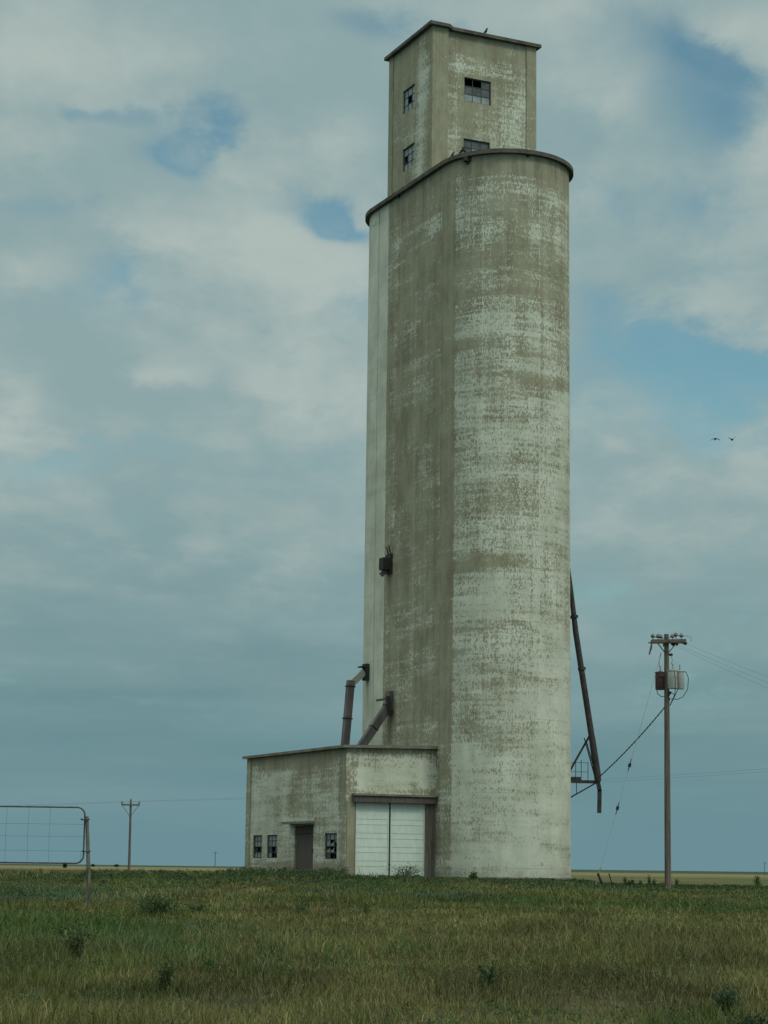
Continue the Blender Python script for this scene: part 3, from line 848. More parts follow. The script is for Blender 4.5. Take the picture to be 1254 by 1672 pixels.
# jumper wires on the pole
for pts in ([Q(1079, 1066), Q(1076.5, 1078), Q(1076.5, 1089)], [Q(1096, 1071), Q(1098, 1078), Q(1096, 1084), Q(1100, 1086)],
            [Q(1112, 1040), Q(1120, 1038), Q(1128, 1041), Q(1129, 1048)], [Q(1066, 1040), Q(1075, 1041.5), Q(1088, 1043), Q(1103, 1037), Q(1113, 1039)]):
    bm = new(); tube(bm, pts, .011, 5); link('jumper_wire', bm, M_WIRE, pole)
bm = new(); tube(bm, [Q(1091, 1135) + Vector((0, -.1, 0)), Q(1095, 1130) + Vector((0, -.15, 0))], .06, 8); tube(bm, [Q(1092, 1139), Q(1092, 1144)], .06, 8); link('cable_clamp', bm, M_STEEL, pole)
# transformers
def can(px0, px1, pt, pb, dy, mt, label):
    c0, c1 = Q(px0, pb), Q(px1, pb); cx = (c0 + c1) / 2; r = (c1.x - c0.x) / 2
    h = Q(px0, pt).z - Q(px0, pb).z
    base = Vector((cx.x, PD + dy, cx.z))
    o = thing('transformer', base, 0, label, 'transformer', 'transformers on the utility pole')
    bm = new()
    tube(bm, [base, base + Vector((0, 0, .03)), base + Vector((0, 0, h - .06)), base + Vector((0, 0, h))], [r * .93, r, r, r * .97], 20)
    tank = link('tank', bm, mt, o, smooth=True)
    bm = new(); tube(bm, [base + Vector((0, 0, h)), base + Vector((0, 0, h + .05))], r * 1.07, 20)
    tube(bm, [base + Vector((0, 0, h + .05)), base + Vector((0, 0, h + .1))], [r * .8, r * .3], 20); link('lid', bm, mt, o, smooth=False)
    bm = new(); p = base + Vector((.0, -.05, h + .06)); pts = []; rs = []
    for i in range(9): pts.append(p + Vector((0, 0, i * .035))); rs.append((.055 if i % 2 == 0 else .035) * (1 - i * .06))
    tube(bm, pts, rs, 10); link('bushing', bm, M_GLAZE, o, smooth=True)
    for q in (.2, .8):
        bm = new(); box(bm, base + Vector((0, -r * .3 if dy > 0 else r * .3, h * q)), Vector((r * .4, 0, 0)), Vector((0, r * .8, 0)), Vector((0, 0, .03)))
        link('hanger', bm, M_STEEL, o)
    return o
can(1070.5, 1087, 1099, 1126, .10, M_RCAN, 'rusty red transformer can, left of the other two on the pole')
can(1088.5, 1105, 1097, 1125.5, -.35, M_CAN, 'pale grey transformer can in front of the pole, between its two neighbours')
can(1102, 1117.2, 1097.5, 1125.5, -.08, M_CAN, 'pale grey transformer can farthest from the rusty red one')
for pts in ([Q(1072, 1126), Q(1074, 1133), Q(1079, 1137), Q(1086, 1138)],
            [Q(1105, 1097, 95.3), Q(1120, 1097, 95.4), Q(1124, 1107, 95.5), Q(1123, 1125, 95.6), Q(1115, 1138, 95.7), Q(1106, 1142, 95.8), Q(1095, 1141, 95.9)],
            [Q(1101, 1096, 95.2), Q(1103, 1112, 95.1), Q(1102, 1134, 95.2), Q(1094, 1151, 95.7)],
            [Q(1106.5, 1097, 95.2), Q(1107, 1125, 95.1), Q(1102, 1136, 95.2), Q(1094, 1152, 95.7)],
            [Q(1096, 1131, 95.7), Q(1100, 1133, 95.4), Q(1102, 1137, 95.3)]):
    bm = new(); tube(bm, pts, .018, 6); link('drop_cable', bm, M_WIRE, pole)
def catenary(p, q, sag, n=18):
    p, q = Vector(p), Vector(q)
    return [p.lerp(q, i / n) - Vector((0, 0, sag * 4 * (i / n) * (1 - i / n))) for i in range(n + 1)]
def wire(name, p, q, sag, r, label, cat, group=None, mt=None, n=18, seg=5):
    bm = new(); tube(bm, catenary(p, q, sag, n), r, seg)
    return tag(link(name, bm, mt or M_WIRE), label, cat, group)
# service cable: two strands twisted round each other
bm = new()
cp = catenary(Q(1086, 1154), A(979, 1268, 106.7), .13, 90)
for s in (0, 1):
    pts = [p + Vector((0, math.cos(i * .9 + s * math.pi) * .022, math.sin(i * .9 + s * math.pi) * .022)) for i, p in enumerate(cp)]
    tube(bm, pts, .019, 6)
tag(link('service_cable', bm, M_WIRE), 'thick twisted black cable sloping from the pole down to the railed platform', 'cable')
# guy wire with two strain insulators
g0, g1 = Q(1080, 1066), Q(973, 1431, 96)
g1.z = float(gz(g1.x, g1.y)) + .05
guy = thing('guy_wire', g1, 0, 'thin slanting guy wire with two dark insulators beside the tall utility pole', 'guy wire')
bm = new(); tube(bm, [g0, g1], .011, 6); link('strand', bm, M_GALV, guy)
for f in (.49, .675):
    bm = new(); p = g0.lerp(g1, f); dd = (g1 - g0).normalized()
    tube(bm, [p - dd * .3, p - dd * .1, p - dd * .08, p + dd * .08, p + dd * .1, p + dd * .3], [.018, .02, .07, .07, .02, .018], 8); link('insulator', bm, M_BLACK, guy)
bm = new(); tube(bm, [g0.lerp(g1, .93), g1], .03, 8); link('guard', bm, plain('guard_plastic', (.16, .15, .09), (.24, .22, .13), .6, 5), guy)
for (x0, y0), (x1, y1), r_, lb in (((976, 1426), (987, 1443), .055, 'thick dark stake leaning in the grass below the guy wire'), ((994, 1426), (1003, 1441), .028, 'thin dark stake leaning in the grass, right of a thicker one')):
    bm = new(); b_ = Q(x1, y1); b_.z = float(gz(b_.x, b_.y)) - .15; t_ = Q(x0, y0)
    tube(bm, [b_, t_], r_, 8); tag(link('stake', bm, M_BLACK), lb, 'stake', 'stakes by the guy wire')
# three conductors leaving to the right
for i, (p, q, lb) in enumerate(((Q(1121.5, 1051.5), at(1693, 1256, 190), 'uppermost thin wire leaving the transformer pole to the right'),
                                (Q(1107, 1053), at(1690, 1262, 191), 'middle thin wire leaving the transformer pole to the right'),
                                (Q(1101, 1054), at(1675, 1275, 192), 'lowest thin wire leaving the transformer pole to the right'))):
    wire('power_line', p, q, .5 + .1 * i, .004, lb, 'wire', 'wires running right from the pole')

# ------------------------------------------------------------------ far poles and their wires
def far_pole(base, top, hw, label, mt=M_POLE, r=.15):
    o = thing('utility_pole', base, 0, label, 'utility pole', 'utility poles')
    bm = new(); tube(bm, [base, top], [r, r * .75], 10); link('shaft', bm, mt, o, smooth=True)
    zc = top - Vector((0, 0, .42))
    bm = new(); beam(bm, zc - Vector((hw, .16, 0)), zc + Vector((hw, -.16, 0)), .12, .17); link('crossarm', bm, mt, o)
    for s in (-1, 1):
        bm = new(); beam(bm, zc + Vector((s * hw * .92, -.2, -.05)), zc + Vector((s * .1, -.2, -1.15)), .05, .06, (0, 1, 0)); link('arm_brace', bm, mt, o)
        bm = new(); p = zc + Vector((s * hw * .95, -.16, .08)); tube(bm, [p, p + Vector((0, 0, .14)), p + Vector((0, 0, .3))], [.03, .11, .05], 8); link('insulator', bm, M_PORC, o)
    bm = new(); tube(bm, [top, top + Vector((0, 0, .12)), top + Vector((0, 0, .28))], [.03, .11, .05], 8); link('insulator', bm, M_PORC, o)
    return o, zc
fb = at(211, 1413, 230); fb.z = float(gz(fb.x, 230)) - .1
ft = at(213.6, 1308, 230)
fp, fz = far_pole(fb, ft, 1.0, 'lone distant pole with one crossarm and V brace in the open field')
for px, py, ytop, d, lb in ((351, 1411, 1391, 1150, 'tiny far pole on the horizon between the lone pole and the shed'), (1248, 1424, 1408, 1400, 'tiny far pole on the horizon at the right edge')):
    b_ = at(px, py, d); b_.z = float(gz(b_.x, d)) - .2
    o, _ = far_pole(b_, at(px + .6, ytop, d), 1.1, lb, M_POLE, .22)
for k, (dx, lb0, lb1) in enumerate(((-.95, 'faint wire running left from the lone distant pole, nearer crossarm end', 'faint far wire from lone pole passing behind the tower, from crossarm left end'), (.95, 'faint wire running left from the lone distant pole, farther crossarm end', 'faint far wire from lone pole passing behind the tower, from crossarm right end'))):
    p = fz + Vector((dx, -.16, .36))
    wire('power_line', p, at(1330, 1250 + k * 5, 150), .35, .006, lb1, 'wire', 'wires of the far power line', n=30)
    wire('power_line', p, at(-700, 1322 + k * 2, 300), .5, .006, lb0, 'wire', 'wires of the far power line', n=20)

# ------------------------------------------------------------------ gate and post
GD = 42.0
def E_(px, py, d=GD): return at(px, py, d)
gl = -10.2
TR, BR = E_(136.5, 1318.3), E_(138.5, 1409.8)
gate = thing('field_gate', Vector((-8.0, GD, BR.z)), 0, 'rusty pipe framed field gate filled with thin wire mesh at the left edge', 'gate')
bm = new()
rc = .16
xr = (TR.x + BR.x) / 2
def arc(cx_, cz, a0, a1, n=8): return [Vector((cx_ + rc * math.cos(a0 + (a1 - a0) * i / n), GD, cz + rc * math.sin(a0 + (a1 - a0) * i / n))) for i in range(n + 1)]
loop = arc(xr - rc, TR.z - rc, math.pi / 2, 0) + arc(xr - rc, BR.z + rc, 0, -math.pi / 2) + arc(gl + rc, BR.z + rc, -math.pi / 2, -math.pi) + arc(gl + rc, TR.z - rc, math.pi, math.pi / 2)
loop.append(loop[0])
tube(bm, loop, .0165, 10, False)
link('pipe_frame', bm, M_PIPE, gate, smooth=True)
bm = new()
for py in (1345, 1365, 1389): 
    z = E_(60, py).z; tube(bm, [Vector((gl, GD, z + .01)), Vector(((gl + xr) / 2, GD, z + random.uniform(-.01, .01))), Vector((xr, GD, z))], .0024, 5)
for px in (133, 81, 46, 10, -28, -65, -100, -138, -175): 
    x = E_(px, 1360).x; tube(bm, [Vector((x, GD + .006, TR.z)), Vector((x - .01, GD + .006, (TR.z + BR.z) / 2)), Vector((x, GD + .006, BR.z))] if px != 133 else [Vector((x, GD, E_(px, 1389).z)), Vector((x, GD, BR.z))], .0022, 5)
link('wire_mesh', bm, M_WIRE, gate)
pb_, pt_ = E_(147, 1489), E_(141.8, 1333)
pb_.y = pt_.y = GD + .02
pb_.z = float(gz(pb_.x, GD)) - .2
post = thing('gate_post', pb_, 0, 'weathered gate post leaning at the right end of the wire mesh gate', 'post')
bm = new(); tube(bm, [pb_, pb_.lerp(pt_, .35), pb_.lerp(pt_, .8), pt_], [.043, .041, .037, .033], 12); link('post_body', bm, M_POST, post, smooth=True)
for py in (1338, 1390):
    bm = new(); p = E_(141.5 + (py - 1338) * .04, py); n_ = 14
    tube(bm, [p + Vector((-.035 + .085 * math.cos(i * 2 * math.pi / n_), .02 + .06 * math.sin(i * 2 * math.pi / n_), .01 * math.sin(i))) for i in range(n_ + 1)], .01, 6, False)
    link('tie_wire', bm, M_STEEL, post)
hp = Vector((gl - .06, GD, float(gz(gl, GD)) - .2))

# ------------------------------------------------------------------ birds
def bird_fly(p, wing, label, s=1.0):
    """wing: list of (span fraction, height) for each side"""
    bm = new()
    tube(bm, [p + Vector((-.06, -.17, 0)) * s, p + Vector((-.03, -.1, .01)) * s, p, p + Vector((.02, .12, 0)) * s, p + Vector((.04, .22, .0)) * s], [.015 * s, .042 * s, .055 * s, .035 * s, .012 * s], 8)
    for sd in (0, 1):
        w_ = wing[sd]; prev = None
        for (dx, dz, ch_) in w_:
            c = p + Vector((dx, 0, dz)) * s
            ring = [bm.verts.new(c + Vector((0, -ch_ * .5, 0)) * s), bm.verts.new(c + Vector((0, 0, .012)) * s), bm.verts.new(c + Vector((0, ch_ * .5, -.004)) * s), bm.verts.new(c + Vector((0, 0, -.012)) * s)]
            if prev:
                for i in range(4): bm.faces.new((prev[i], prev[(i + 1) % 4], ring[(i + 1) % 4], ring[i]))
            prev = ring
        bm.faces.new(prev)
    return tag(link('bird', bm, M_BIRD, base=p), label, 'bird', 'birds flying by the tower')
bird_fly(at(1168, 717, 100), ([(-.02, .02, .16), (-.12, .01, .15), (-.25, -.07, .06)], [(.02, .02, .16), (.12, .015, .15), (.24, -.05, .06)]), 'dark bird in flight with both wings arched downward')
bird_fly(at(1195.5, 718, 101), ([(-.02, 0, .15), (-.1, .06, .12), (-.19, .11, .05)], [(.02, 0, .15), (.09, .08, .12), (.16, .17, .05)]), 'dark bird in flight with both wings raised in a V')
def bird_perch(p, face, label, s=1.0):
    bm = new(); f = Vector((face, -.3, 0)).normalized()
    tube(bm, [p - f * .15 * s + Vector((0, 0, .03)) * s, p - f * .06 * s + Vector((0, 0, .09)) * s, p + Vector((0, 0, .15)) * s, p + f * .05 * s + Vector((0, 0, .23)) * s, p + f * .06 * s + Vector((0, 0, .30)) * s, p + f * .1 * s + Vector((0, 0, .31)) * s, p + f * .15 * s + Vector((0, 0, .3)) * s],
         [.015 * s, .05 * s, .075 * s, .055 * s, .045 * s, .035 * s, .006 * s], 9)
    for d in (-.025, .025): tube(bm, [p + Vector((d, 0, .11)) * s, p + Vector((d, 0, 0))], .008, 5)
    return tag(link('bird', bm, M_BIRD, base=p, smooth=True), label, 'bird', 'birds perched on the tower')
def on_rim(px):                                   # foot of a perched bird on the edge of the big slab
    tgt = pxdir(px, 250)[0]
    c = min((q for q in stadium(.16) if q[0] < .2 and T(q[0], q[1], 0).y < 106.2), key=lambda q: abs(T(q[0], q[1], 0).x / T(q[0], q[1], 0).y - tgt))
    return T(c[0], c[1], ZR)
cb = min(((abs(T(1.6, b, 0).x / T(1.6, b, 0).y - pxdir(793, 55)[0]), b) for b in np.linspace(-3, 3, 200)))[1]
bird_perch(T(1.62, cb, 45.135), 1, 'dark bird perched alone on the top edge of the headhouse')
bird_perch(on_rim(740), 1, 'small dark bird perched on the big rim, first left of a close pair', .8)
bird_perch(on_rim(752.5), 1, 'dark bird on the big rim, left one of a close pair by the lower window', .95)
bird_perch(on_rim(758), -1, 'dark bird on the big rim, right one of a close pair by the lower window', 1.0)

# ------------------------------------------------------------------ vegetation
def mesh_from(name, V, F4, F3, cols, mt):
    me = bpy.data.meshes.new(name)
    nv = len(V); n4 = len(F4); n3 = len(F3)
    me.vertices.add(nv); me.vertices.foreach_set('co', np.asarray(V, np.float32).ravel())
    me.loops.add(n4 * 4 + n3 * 3)
    me.loops.foreach_set('vertex_index', np.concatenate([np.asarray(F4, np.int32).ravel(), np.asarray(F3, np.int32).ravel()]).astype(np.int32))
    me.polygons.add(n4 + n3)
    st = np.concatenate([np.arange(n4) * 4, n4 * 4 + np.arange(n3) * 3]).astype(np.int32)
    me.polygons.foreach_set('loop_start', st)
    me.update(calc_edges=True); me.validate()
    at_ = me.attributes.new('tint', 'FLOAT_COLOR', 'POINT')
    at_.data.foreach_set('color', np.c_[cols, np.ones(nv)].astype(np.float32).ravel())
    me.materials.append(mt)
    o = bpy.data.objects.new(name, me); COL.objects.link(o)
    return o
def blade_mesh(x, y, h, wd, lean, azi, face, col, zoff=-.02):
    n = len(x); z = gz(x, y) + zoff
    ca, sa = np.cos(face), np.sin(face)
    lx, ly = np.cos(azi) * lean * h, np.sin(azi) * lean * h
    P = np.zeros((n, 5, 3))
    P[:, 0] = np.c_[x - ca * wd, y - sa * wd, z]; P[:, 1] = np.c_[x + ca * wd, y + sa * wd, z]
    P[:, 2] = np.c_[x + ca * wd * .8 + lx * .35, y + sa * wd * .8 + ly * .35, z + h * .6]
    P[:, 3] = np.c_[x - ca * wd * .8 + lx * .35, y - sa * wd * .8 + ly * .35, z + h * .6]
    P[:, 4] = np.c_[x + lx, y + ly, z + h * (1 - .25 * lean)]
    b = np.arange(n)[:, None] * 5
    C = np.repeat(col[:, None, :], 5, 1)
    return P.reshape(-1, 3), b + np.array([[0, 1, 2, 3]]), b + np.array([[3, 2, 4]]), C.reshape(-1, 3)
def tints(x, y, rnd):
    """the grass's own colours: green, olive, dry straw and bluish patches"""
    n = len(x)
    gcol = np.array([.038, .066, .020]); ocol = np.array([.060, .068, .022]); tcol = np.array([.100, .094, .040]); bcol = np.array([.034, .064, .034]); rcol = np.array([.068, .052, .028])
    dry = fbm(x * .22 + 3, y * .10 + 1, 4) + .45 * (fbm(x * 1.3, y * .6, 3) - .5)
    dry = dry + .10 * sstep(y, 17, 22) * (1 - sstep(y, 30, 46)) - .12 * sstep(y, 40, 52) - .12 * (1 - sstep(y, 11, 16))
    dry = dry + .12 * np.exp(-((y - 66 - 4 * np.sin(x * .2)) / 4.5) ** 2)
    dry = dry + .30 * sstep(y, 80, 100) * sstep(-x / y, .10, .15) - .05 * sstep(-x / y, .08, .16) * (1 - sstep(y, 70, 85))
    pd = sstep(dry, .46, .62)
    blue = sstep(fbm(x * .11 + 30, y * .05 + 8, 3), .50, .62) * sstep(y, 14, 40)
    base = gcol + (ocol - gcol) * sstep(fbm(x * .5 + 7, y * .22, 3), .38, .62)[:, None]
    base = base + (bcol - base) * blue[:, None]
    c = np.where((rnd < .06 + .60 * pd)[:, None], tcol, base)
    c = np.where(((rnd > .90) & (pd > .3))[:, None], rcol, c)
    c = c * (.45 + 1.16 * fbm(x * .8 + 40, y * .36 + 3, 4))[:, None]
    c = c * (1 - .25 * sstep(fbm(x * .5 + 80, y * .3 + 33, 3), .60, .70) * (1 - sstep(y, 18, 26)))[:, None]
    c = c * np.array([1.36, 1.36, 1.14])
    return c * RNG.uniform(.7, 1.35, (n, 1))
def grass():
    VV, Q4, Q3, CC = [], [], [], []; off = 0
    def put(a):
        nonlocal off
        VV.append(a[0]); Q4.append(a[1] + off); Q3.append(a[2] + off); CC.append(a[3]); off += len(a[0])
    for lo, hi, nc, per_c in ((9.5, 24, 27000, 12), (24, 48, 24000, 10), (48, 125, 32000, 6)):
        u = RNG.random(nc)
        y = lo * (hi / lo) ** u if lo > 20 else np.sqrt(lo ** 2 + (hi ** 2 - lo ** 2) * u ** .8)
        x = RNG.uniform(-.27, .27, nc) * (y + 4)
        y = np.repeat(y, per_c) + RNG.normal(0, .09, nc * per_c) * (1 + lo / 40); x = np.repeat(x, per_c) + RNG.normal(0, .09, nc * per_c) * (1 + lo / 40)
        m = len(x); rnd = RNG.random(m)
        cf = np.repeat(RNG.gamma(3.0, 1 / 3.0, nc).clip(.4, 1.9), per_c)
        hmap = fbm(x * .35 + 50, y * .25 + 4, 3)
        h = (.045 + .19 * hmap ** 2.0) * cf * RNG.uniform(.5, 1.3, m) * (1.0 - .3 * sstep(y, 50, 100))
        h = h * (1 + .9 * sstep(y, 86, 94) * (x < 4) * sstep(fbm(x * .6, y * .4, 3), .4, .6))
        tall = RNG.random(m) < .008 + .012 * (1 - sstep(y, 14, 30)); h = np.where(tall, h * 1.9, h)
        keep = ~((np.abs((x - 2.9)) < 9) & (y > 104)) 
        # stay out of the buildings
        rel = np.stack([x - C1.x, y - C1.y]); a = rel[0] * DV.x + rel[1] * DV.y; b = rel[0] * NV.x + rel[1] * NV.y
        inside = ((a > .2) & (a < 14) & (b > -8.7) & (b < 3.6)) | (((a - 0) ** 2 + b ** 2) < 3.62 ** 2) | (((a - L) ** 2 + b ** 2) < 3.6 ** 2)
        k = ~inside & ~((fbm(x * .55 + 61, y * .30 + 13, 3) > .66) & (y < 34) & (RNG.random(m) < .45))
        wd = np.maximum(.0023, .00016 * y) * RNG.uniform(.6, 1.5, m)
        wd = np.where(tall, wd * .6, wd)
        c = tints(x, y, np.where(RNG.random(m) < .55, np.repeat(RNG.random(nc), per_c), rnd))
        c = c * np.repeat(RNG.uniform(.78, 1.28, nc), per_c)[:, None]
        c = np.where(tall[:, None], np.array([.17, .155, .09]) * RNG.uniform(.7, 1.2, (m, 1)), c)
        put(blade_mesh(x[k], y[k], h[k], wd[k], RNG.uniform(.1, .9, m)[k], RNG.uniform(0, 6.283, m)[k], RNG.normal(0, .6, m)[k], c[k]))
    for bx_, by_, W, H in BUSHES:
        if by_ > 60: continue
        m = 260; x = bx_ + RNG.normal(0, .55 * W + .05, m); y = by_ + RNG.normal(0, .5 * W + .1, m); rnd = RNG.random(m)
        put(blade_mesh(x, y, RNG.uniform(.25, .75, m) * min(H, .45), np.full(m, .0035), RNG.uniform(.1, .7, m), RNG.uniform(0, 6.283, m), RNG.normal(0, .6, m), tints(x, y, rnd)))
    o = mesh_from('prairie_grass', np.concatenate(VV), np.concatenate(Q4), np.concatenate(Q3), np.concatenate(CC), M_BLADE)
    return tag(o, 'mixed green and straw coloured prairie grass covering the whole foreground', 'grass', kind='stuff')
def leaf_cloud(P, size, dirs, col, bmf=None):
    """diamond leaves at points P (n,3) pointing along dirs"""
    n = len(P)
    side = np.cross(dirs, RNG.normal(0, 1, (n, 3))); side /= np.linalg.norm(side, axis=1, keepdims=True) + 1e-9
    s = size[:, None]
    V = np.stack([P, P + dirs * s * .45 + side * s * .26, P + dirs * s, P + dirs * s * .45 - side * s * .26], 1).reshape(-1, 3)
    F = np.arange(n)[:, None] * 4 + np.arange(4)[None]
    return V, F, np.repeat(col[:, None], 4, 1).reshape(-1, 3)
def fringe():
    """low dark broad-leaved weeds along the buildings and the edge of the rise"""
    X, Y, H = [], [], []
    def strip(px0, px1, d0, d1, n, h0, h1):
        px = RNG.uniform(px0, px1, n); d = RNG.uniform(d0, d1, n)
        X.append((px - 627) / FPX * d); Y.append(d); H.append(RNG.uniform(h0, h1, n))
    strip(380, 575, 94, 106, 480, .1, .5); strip(560, 700, 93, 97.2, 200, .06, .2); strip(150, 420, 86, 112, 380, .1, .36)
    strip(60, 200, 76, 100, 90, .06, .2); strip(700, 935, 97, 101, 110, .04, .1); strip(930, 1330, 96, 104, 420, .06, .2); strip(1080, 1330, 90, 100, 200, .06, .2)
    strip(300, 900, 70, 92, 300, .08, .22)
    n0 = sum(len(q) for q in X)
    for d0, d1, n_, h0, h1 in ((11.5, 20, 190, .05, .13), (20, 45, 420, .06, .18), (45, 85, 300, .08, .2)): strip(-90, 1340, d0, d1, n_, h0, h1)
    x, y, h = map(np.concatenate, (X, Y, H))
    cl = fbm(x * .5 + 2, y * .3 + 9, 3); k = (cl > .38); x, y, h, cl = x[k], y[k], h[k] * (.5 + .9 * cl[k]), cl[k]
    rel = np.stack([x - C1.x, y - C1.y]); a = rel[0] * DV.x + rel[1] * DV.y; b = rel[0] * NV.x + rel[1] * NV.y
    ok = ~(((a > .25) & (a < 14.1) & (b > -8.7) & (b < 3.7)) | ((a ** 2 + b ** 2) < 3.8 ** 2))
    x, y, h = x[ok], y[ok], h[ok]
    m = 46
    px = np.repeat(x, m); py = np.repeat(y, m); ph = np.repeat(h, m); n = len(px)
    f = RNG.random(n) ** .7
    sp = np.where(py < 60, .11, .2)
    P = np.c_[px + RNG.normal(0, 1, n) * sp * (1.1 - f), py + RNG.normal(0, 1, n) * sp * (1.1 - f), 0 * px]
    P[:, 2] = gz(P[:, 0], P[:, 1]) + f * ph
    d = np.c_[RNG.normal(0, .7, n), RNG.normal(0, .7, n), RNG.uniform(.1, 1.2, n)]; d /= np.linalg.norm(d, axis=1, keepdims=True)
    base = np.array([.038, .062, .021]) * np.repeat(RNG.uniform(.55, 1.7, (len(x), 1)), m, 0) * RNG.uniform(.75, 1.3, (n, 1))
    V, F, C = leaf_cloud(P, RNG.uniform(.035, .085, n) * np.clip(P[:, 1] / 85, .3, 1), d, base * np.where(P[:, 1] < 60, 1.25, 1.0)[:, None])
    o = mesh_from('weed_fringe', V, F, np.zeros((0, 3), int), C, M_LEAF)
    tag(o, 'dark green broad leaved weeds along the shed wall and the edge of the rise', 'weeds', kind='stuff')
fringe()

BUSHES = []
def plant(name, px, py, hpx, wpx, d, nst, lpx, leafsize, col, label, cat, group=None, shape='bush', bare=0):
    """a weed or bush: stems as one part, leaves as another"""
    base = at(px, py, d); base.z = float(gz(base.x, base.y)) - .02
    H, W = hpx / FPX * d, wpx / FPX * d
    o = thing(name, base, 0, label, cat, group)
    bm = new(); tips = []
    for i in range(nst + bare):
        an_ = random.uniform(0, 2 * math.pi); sp = random.uniform(.25, 1.0) * W * .5
        hh = H * random.uniform(.6, 1.0) if shape != 'cone' else H * (1.0 - .75 * sp / (W * .5))
        if shape == 'fan': hh = H * random.uniform(.45, 1.0); sp = random.uniform(.1, 1.15) * W * .5
        if shape == 'tall': sp *= .5; hh = H * random.uniform(.7, 1)
        tip = base + Vector((math.cos(an_) * sp, math.sin(an_) * sp, max(hh, .3 * H)))
        midp = base.lerp(tip, .5) + Vector((-math.cos(an_) * sp * .15, -math.sin(an_) * sp * .15, .06 * H))
        tube(bm, [base + Vector((random.uniform(-.05, .05) * W, random.uniform(-.05, .05) * W, -.03)), midp, tip], [.012 * H + .003, .009 * H + .002, .003], 5)
        if i < nst: tips.append((midp, tip))
    link('stem', bm, M_STEM, o)
    n = int(nst * lpx * 1.6); leafsize *= .85
    ii = RNG.integers(0, len(tips), n); f = RNG.random(n)
    A_ = np.array([list(t[0]) for t in tips]); B_ = np.array([list(t[1]) for t in tips])
    bs = np.array(list(base))
    f2 = f * 1.7
    P = np.where((f2 < .7)[:, None], bs + (A_[ii] - bs) * (.35 + f2 / .7 * .65)[:, None], A_[ii] + (B_[ii] - A_[ii]) * (f2 - .7)[:, None])
    P = P + RNG.normal(0, 1, (n, 3)) * (np.array([.05 * W + .008, .05 * W + .008, .05 * H + .008]) if shape == 'fan' else np.array([.13 * W + .01, .13 * W + .01, .09 * H + .01]))
    P[:, 2] = np.maximum(P[:, 2], base.z + .02)
    dd = P - (bs + np.array([0, 0, H * .25])); dd = dd / (np.linalg.norm(dd, axis=1, keepdims=True) + 1e-6) + RNG.normal(0, .55, (n, 3)); dd /= np.linalg.norm(dd, axis=1, keepdims=True)
    cc = np.array(col) * 1.6 * RNG.uniform(.55, 1.6, (n, 1))
    V, F, C = leaf_cloud(P - bs, RNG.uniform(.6, 1.3, n) * leafsize, dd, cc)
    lf = mesh_from('leaves', V, F, np.zeros((0, 3), int), C, M_LEAF)
    lf.parent = o
    BUSHES.append((base.x, base.y, W, H))
    return o
DG = (.026, .046, .016); MG = (.034, .055, .02)
plant('sapling', 800, 1614, 48, 62, 17.6, 10, 20, .036, (.02, .045, .014), 'small leafy sapling with bare twigs in the foreground grass', 'plant', bare=5, shape='fan')
plant('bush', 254, 1497, 32, 66, 37, 26, 44, .05, DG, 'broad low dark green bush in the grass right of the gate post', 'bush')
plant('bush', 322, 1493, 20, 34, 38, 14, 34, .045, DG, 'small dark green bush just right of a broad low bush', 'bush')
plant('bush', 491, 1491, 26, 24, 38, 14, 40, .045, (.024, .043, .017), 'small cone shaped dark bush in the grass below the side door of the shed', 'bush', shape='cone')
plant('weed', 597, 1489, 28, 18, 38.5, 7, 24, .04, MG, 'thin upright weed in the grass left of the white shed doors', 'weed', shape='tall')
plant('bush', 122, 1583, 72, 62, 21, 13, 44, .036, (.03, .046, .016), 'loose leafy bush in the foreground grass below the gate post', 'bush', shape='fan')
plant('weed', 266, 1622, 52, 40, 17, 14, 34, .03, (.032, .05, .018), 'leafy weed in the foreground grass, right of a bigger loose leafy bush', 'weed', shape='fan')
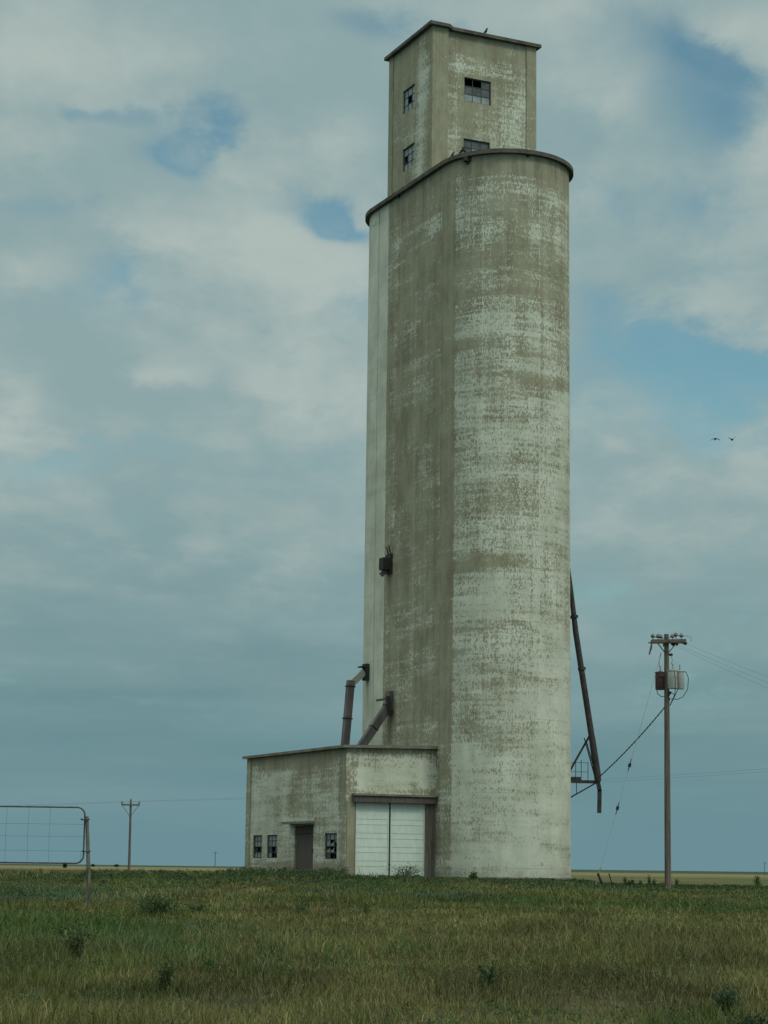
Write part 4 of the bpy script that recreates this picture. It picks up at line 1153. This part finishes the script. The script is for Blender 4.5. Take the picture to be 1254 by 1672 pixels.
plant('weed', 342, 1592, 30, 18, 19, 8, 24, .028, (.03, .06, .02), 'small bright green weed sprouting in the foreground grass', 'weed', shape='tall')
plant('weed', 662, 1437, 24, 66, 96.2, 22, 34, .075, (.036, .058, .022), 'bushy green weeds growing against the white double doors', 'weed')
plant('bush', 1186, 1642, 50, 44, 15.2, 16, 60, .024, (.024, .044, .020), 'soft dark green bush in the foreground grass near the right edge', 'bush')
plant('bush', 1246, 1690, 56, 90, 13.0, 24, 60, .03, (.02, .034, .014), 'dark bush cut off by the bottom right corner', 'bush')
plant('weed', 1237, 1441, 24, 16, 98, 7, 26, .085, MG, 'tall dark weed on the edge of the rise near the right edge', 'weed', shape='tall')
plant('weed', 772, 1437, 14, 18, 98.5, 8, 24, .1, DG, 'small tuft of green weed at the foot of the tower', 'weed')
for px, hh in ((1021, 17), (1027, 12), (1033, 15), (1046, 13), (1060, 20), (1068, 14), (1105, 15)):
    plant('weed', px, 1444, hh, 7, 99, 4, 24, .09, DG, 'one of the small upright weeds standing in a row by the utility pole', 'weed', 'upright weeds near the utility pole', shape='tall')
# pale scrap in the grass
bm = new(); p = at(312, 1531, 29); p.z = float(gz(p.x, p.y)) + .12
vs = [bm.verts.new(p + Vector(v)) for v in ((-.07, 0, .0), (.0, -.03, .03), (.07, 0, .01), (.05, .05, -.02), (-.04, .06, .0), (0, .02, -.05))]
for f in ((0, 1, 5), (1, 2, 5), (2, 3, 5), (3, 4, 5), (4, 0, 5), (0, 4, 1), (1, 4, 3), (1, 3, 2)): bm.faces.new([vs[i] for i in f])
tag(link('litter', bm, M_LITTER), 'small pale scrap of litter lying in the foreground grass', 'litter')
# tiny dark bushes on the horizon
for px, hp_, wp_, d, lb in ((106, 8, 5, 420, 'tiny dark upright bush on the horizon behind the wire gate'), (190, 3.5, 9, 600, 'tiny dark low bush on the horizon just left of the lone pole'), (152, 3, 4, 600, 'tiny dark speck of a bush on the horizon just right of the gate post')):
    plant('bush', px, 1412.5, hp_, wp_, d, 10, 40, .35, (.02, .032, .02), lb, 'bush', 'tiny bushes on the horizon')
grass()
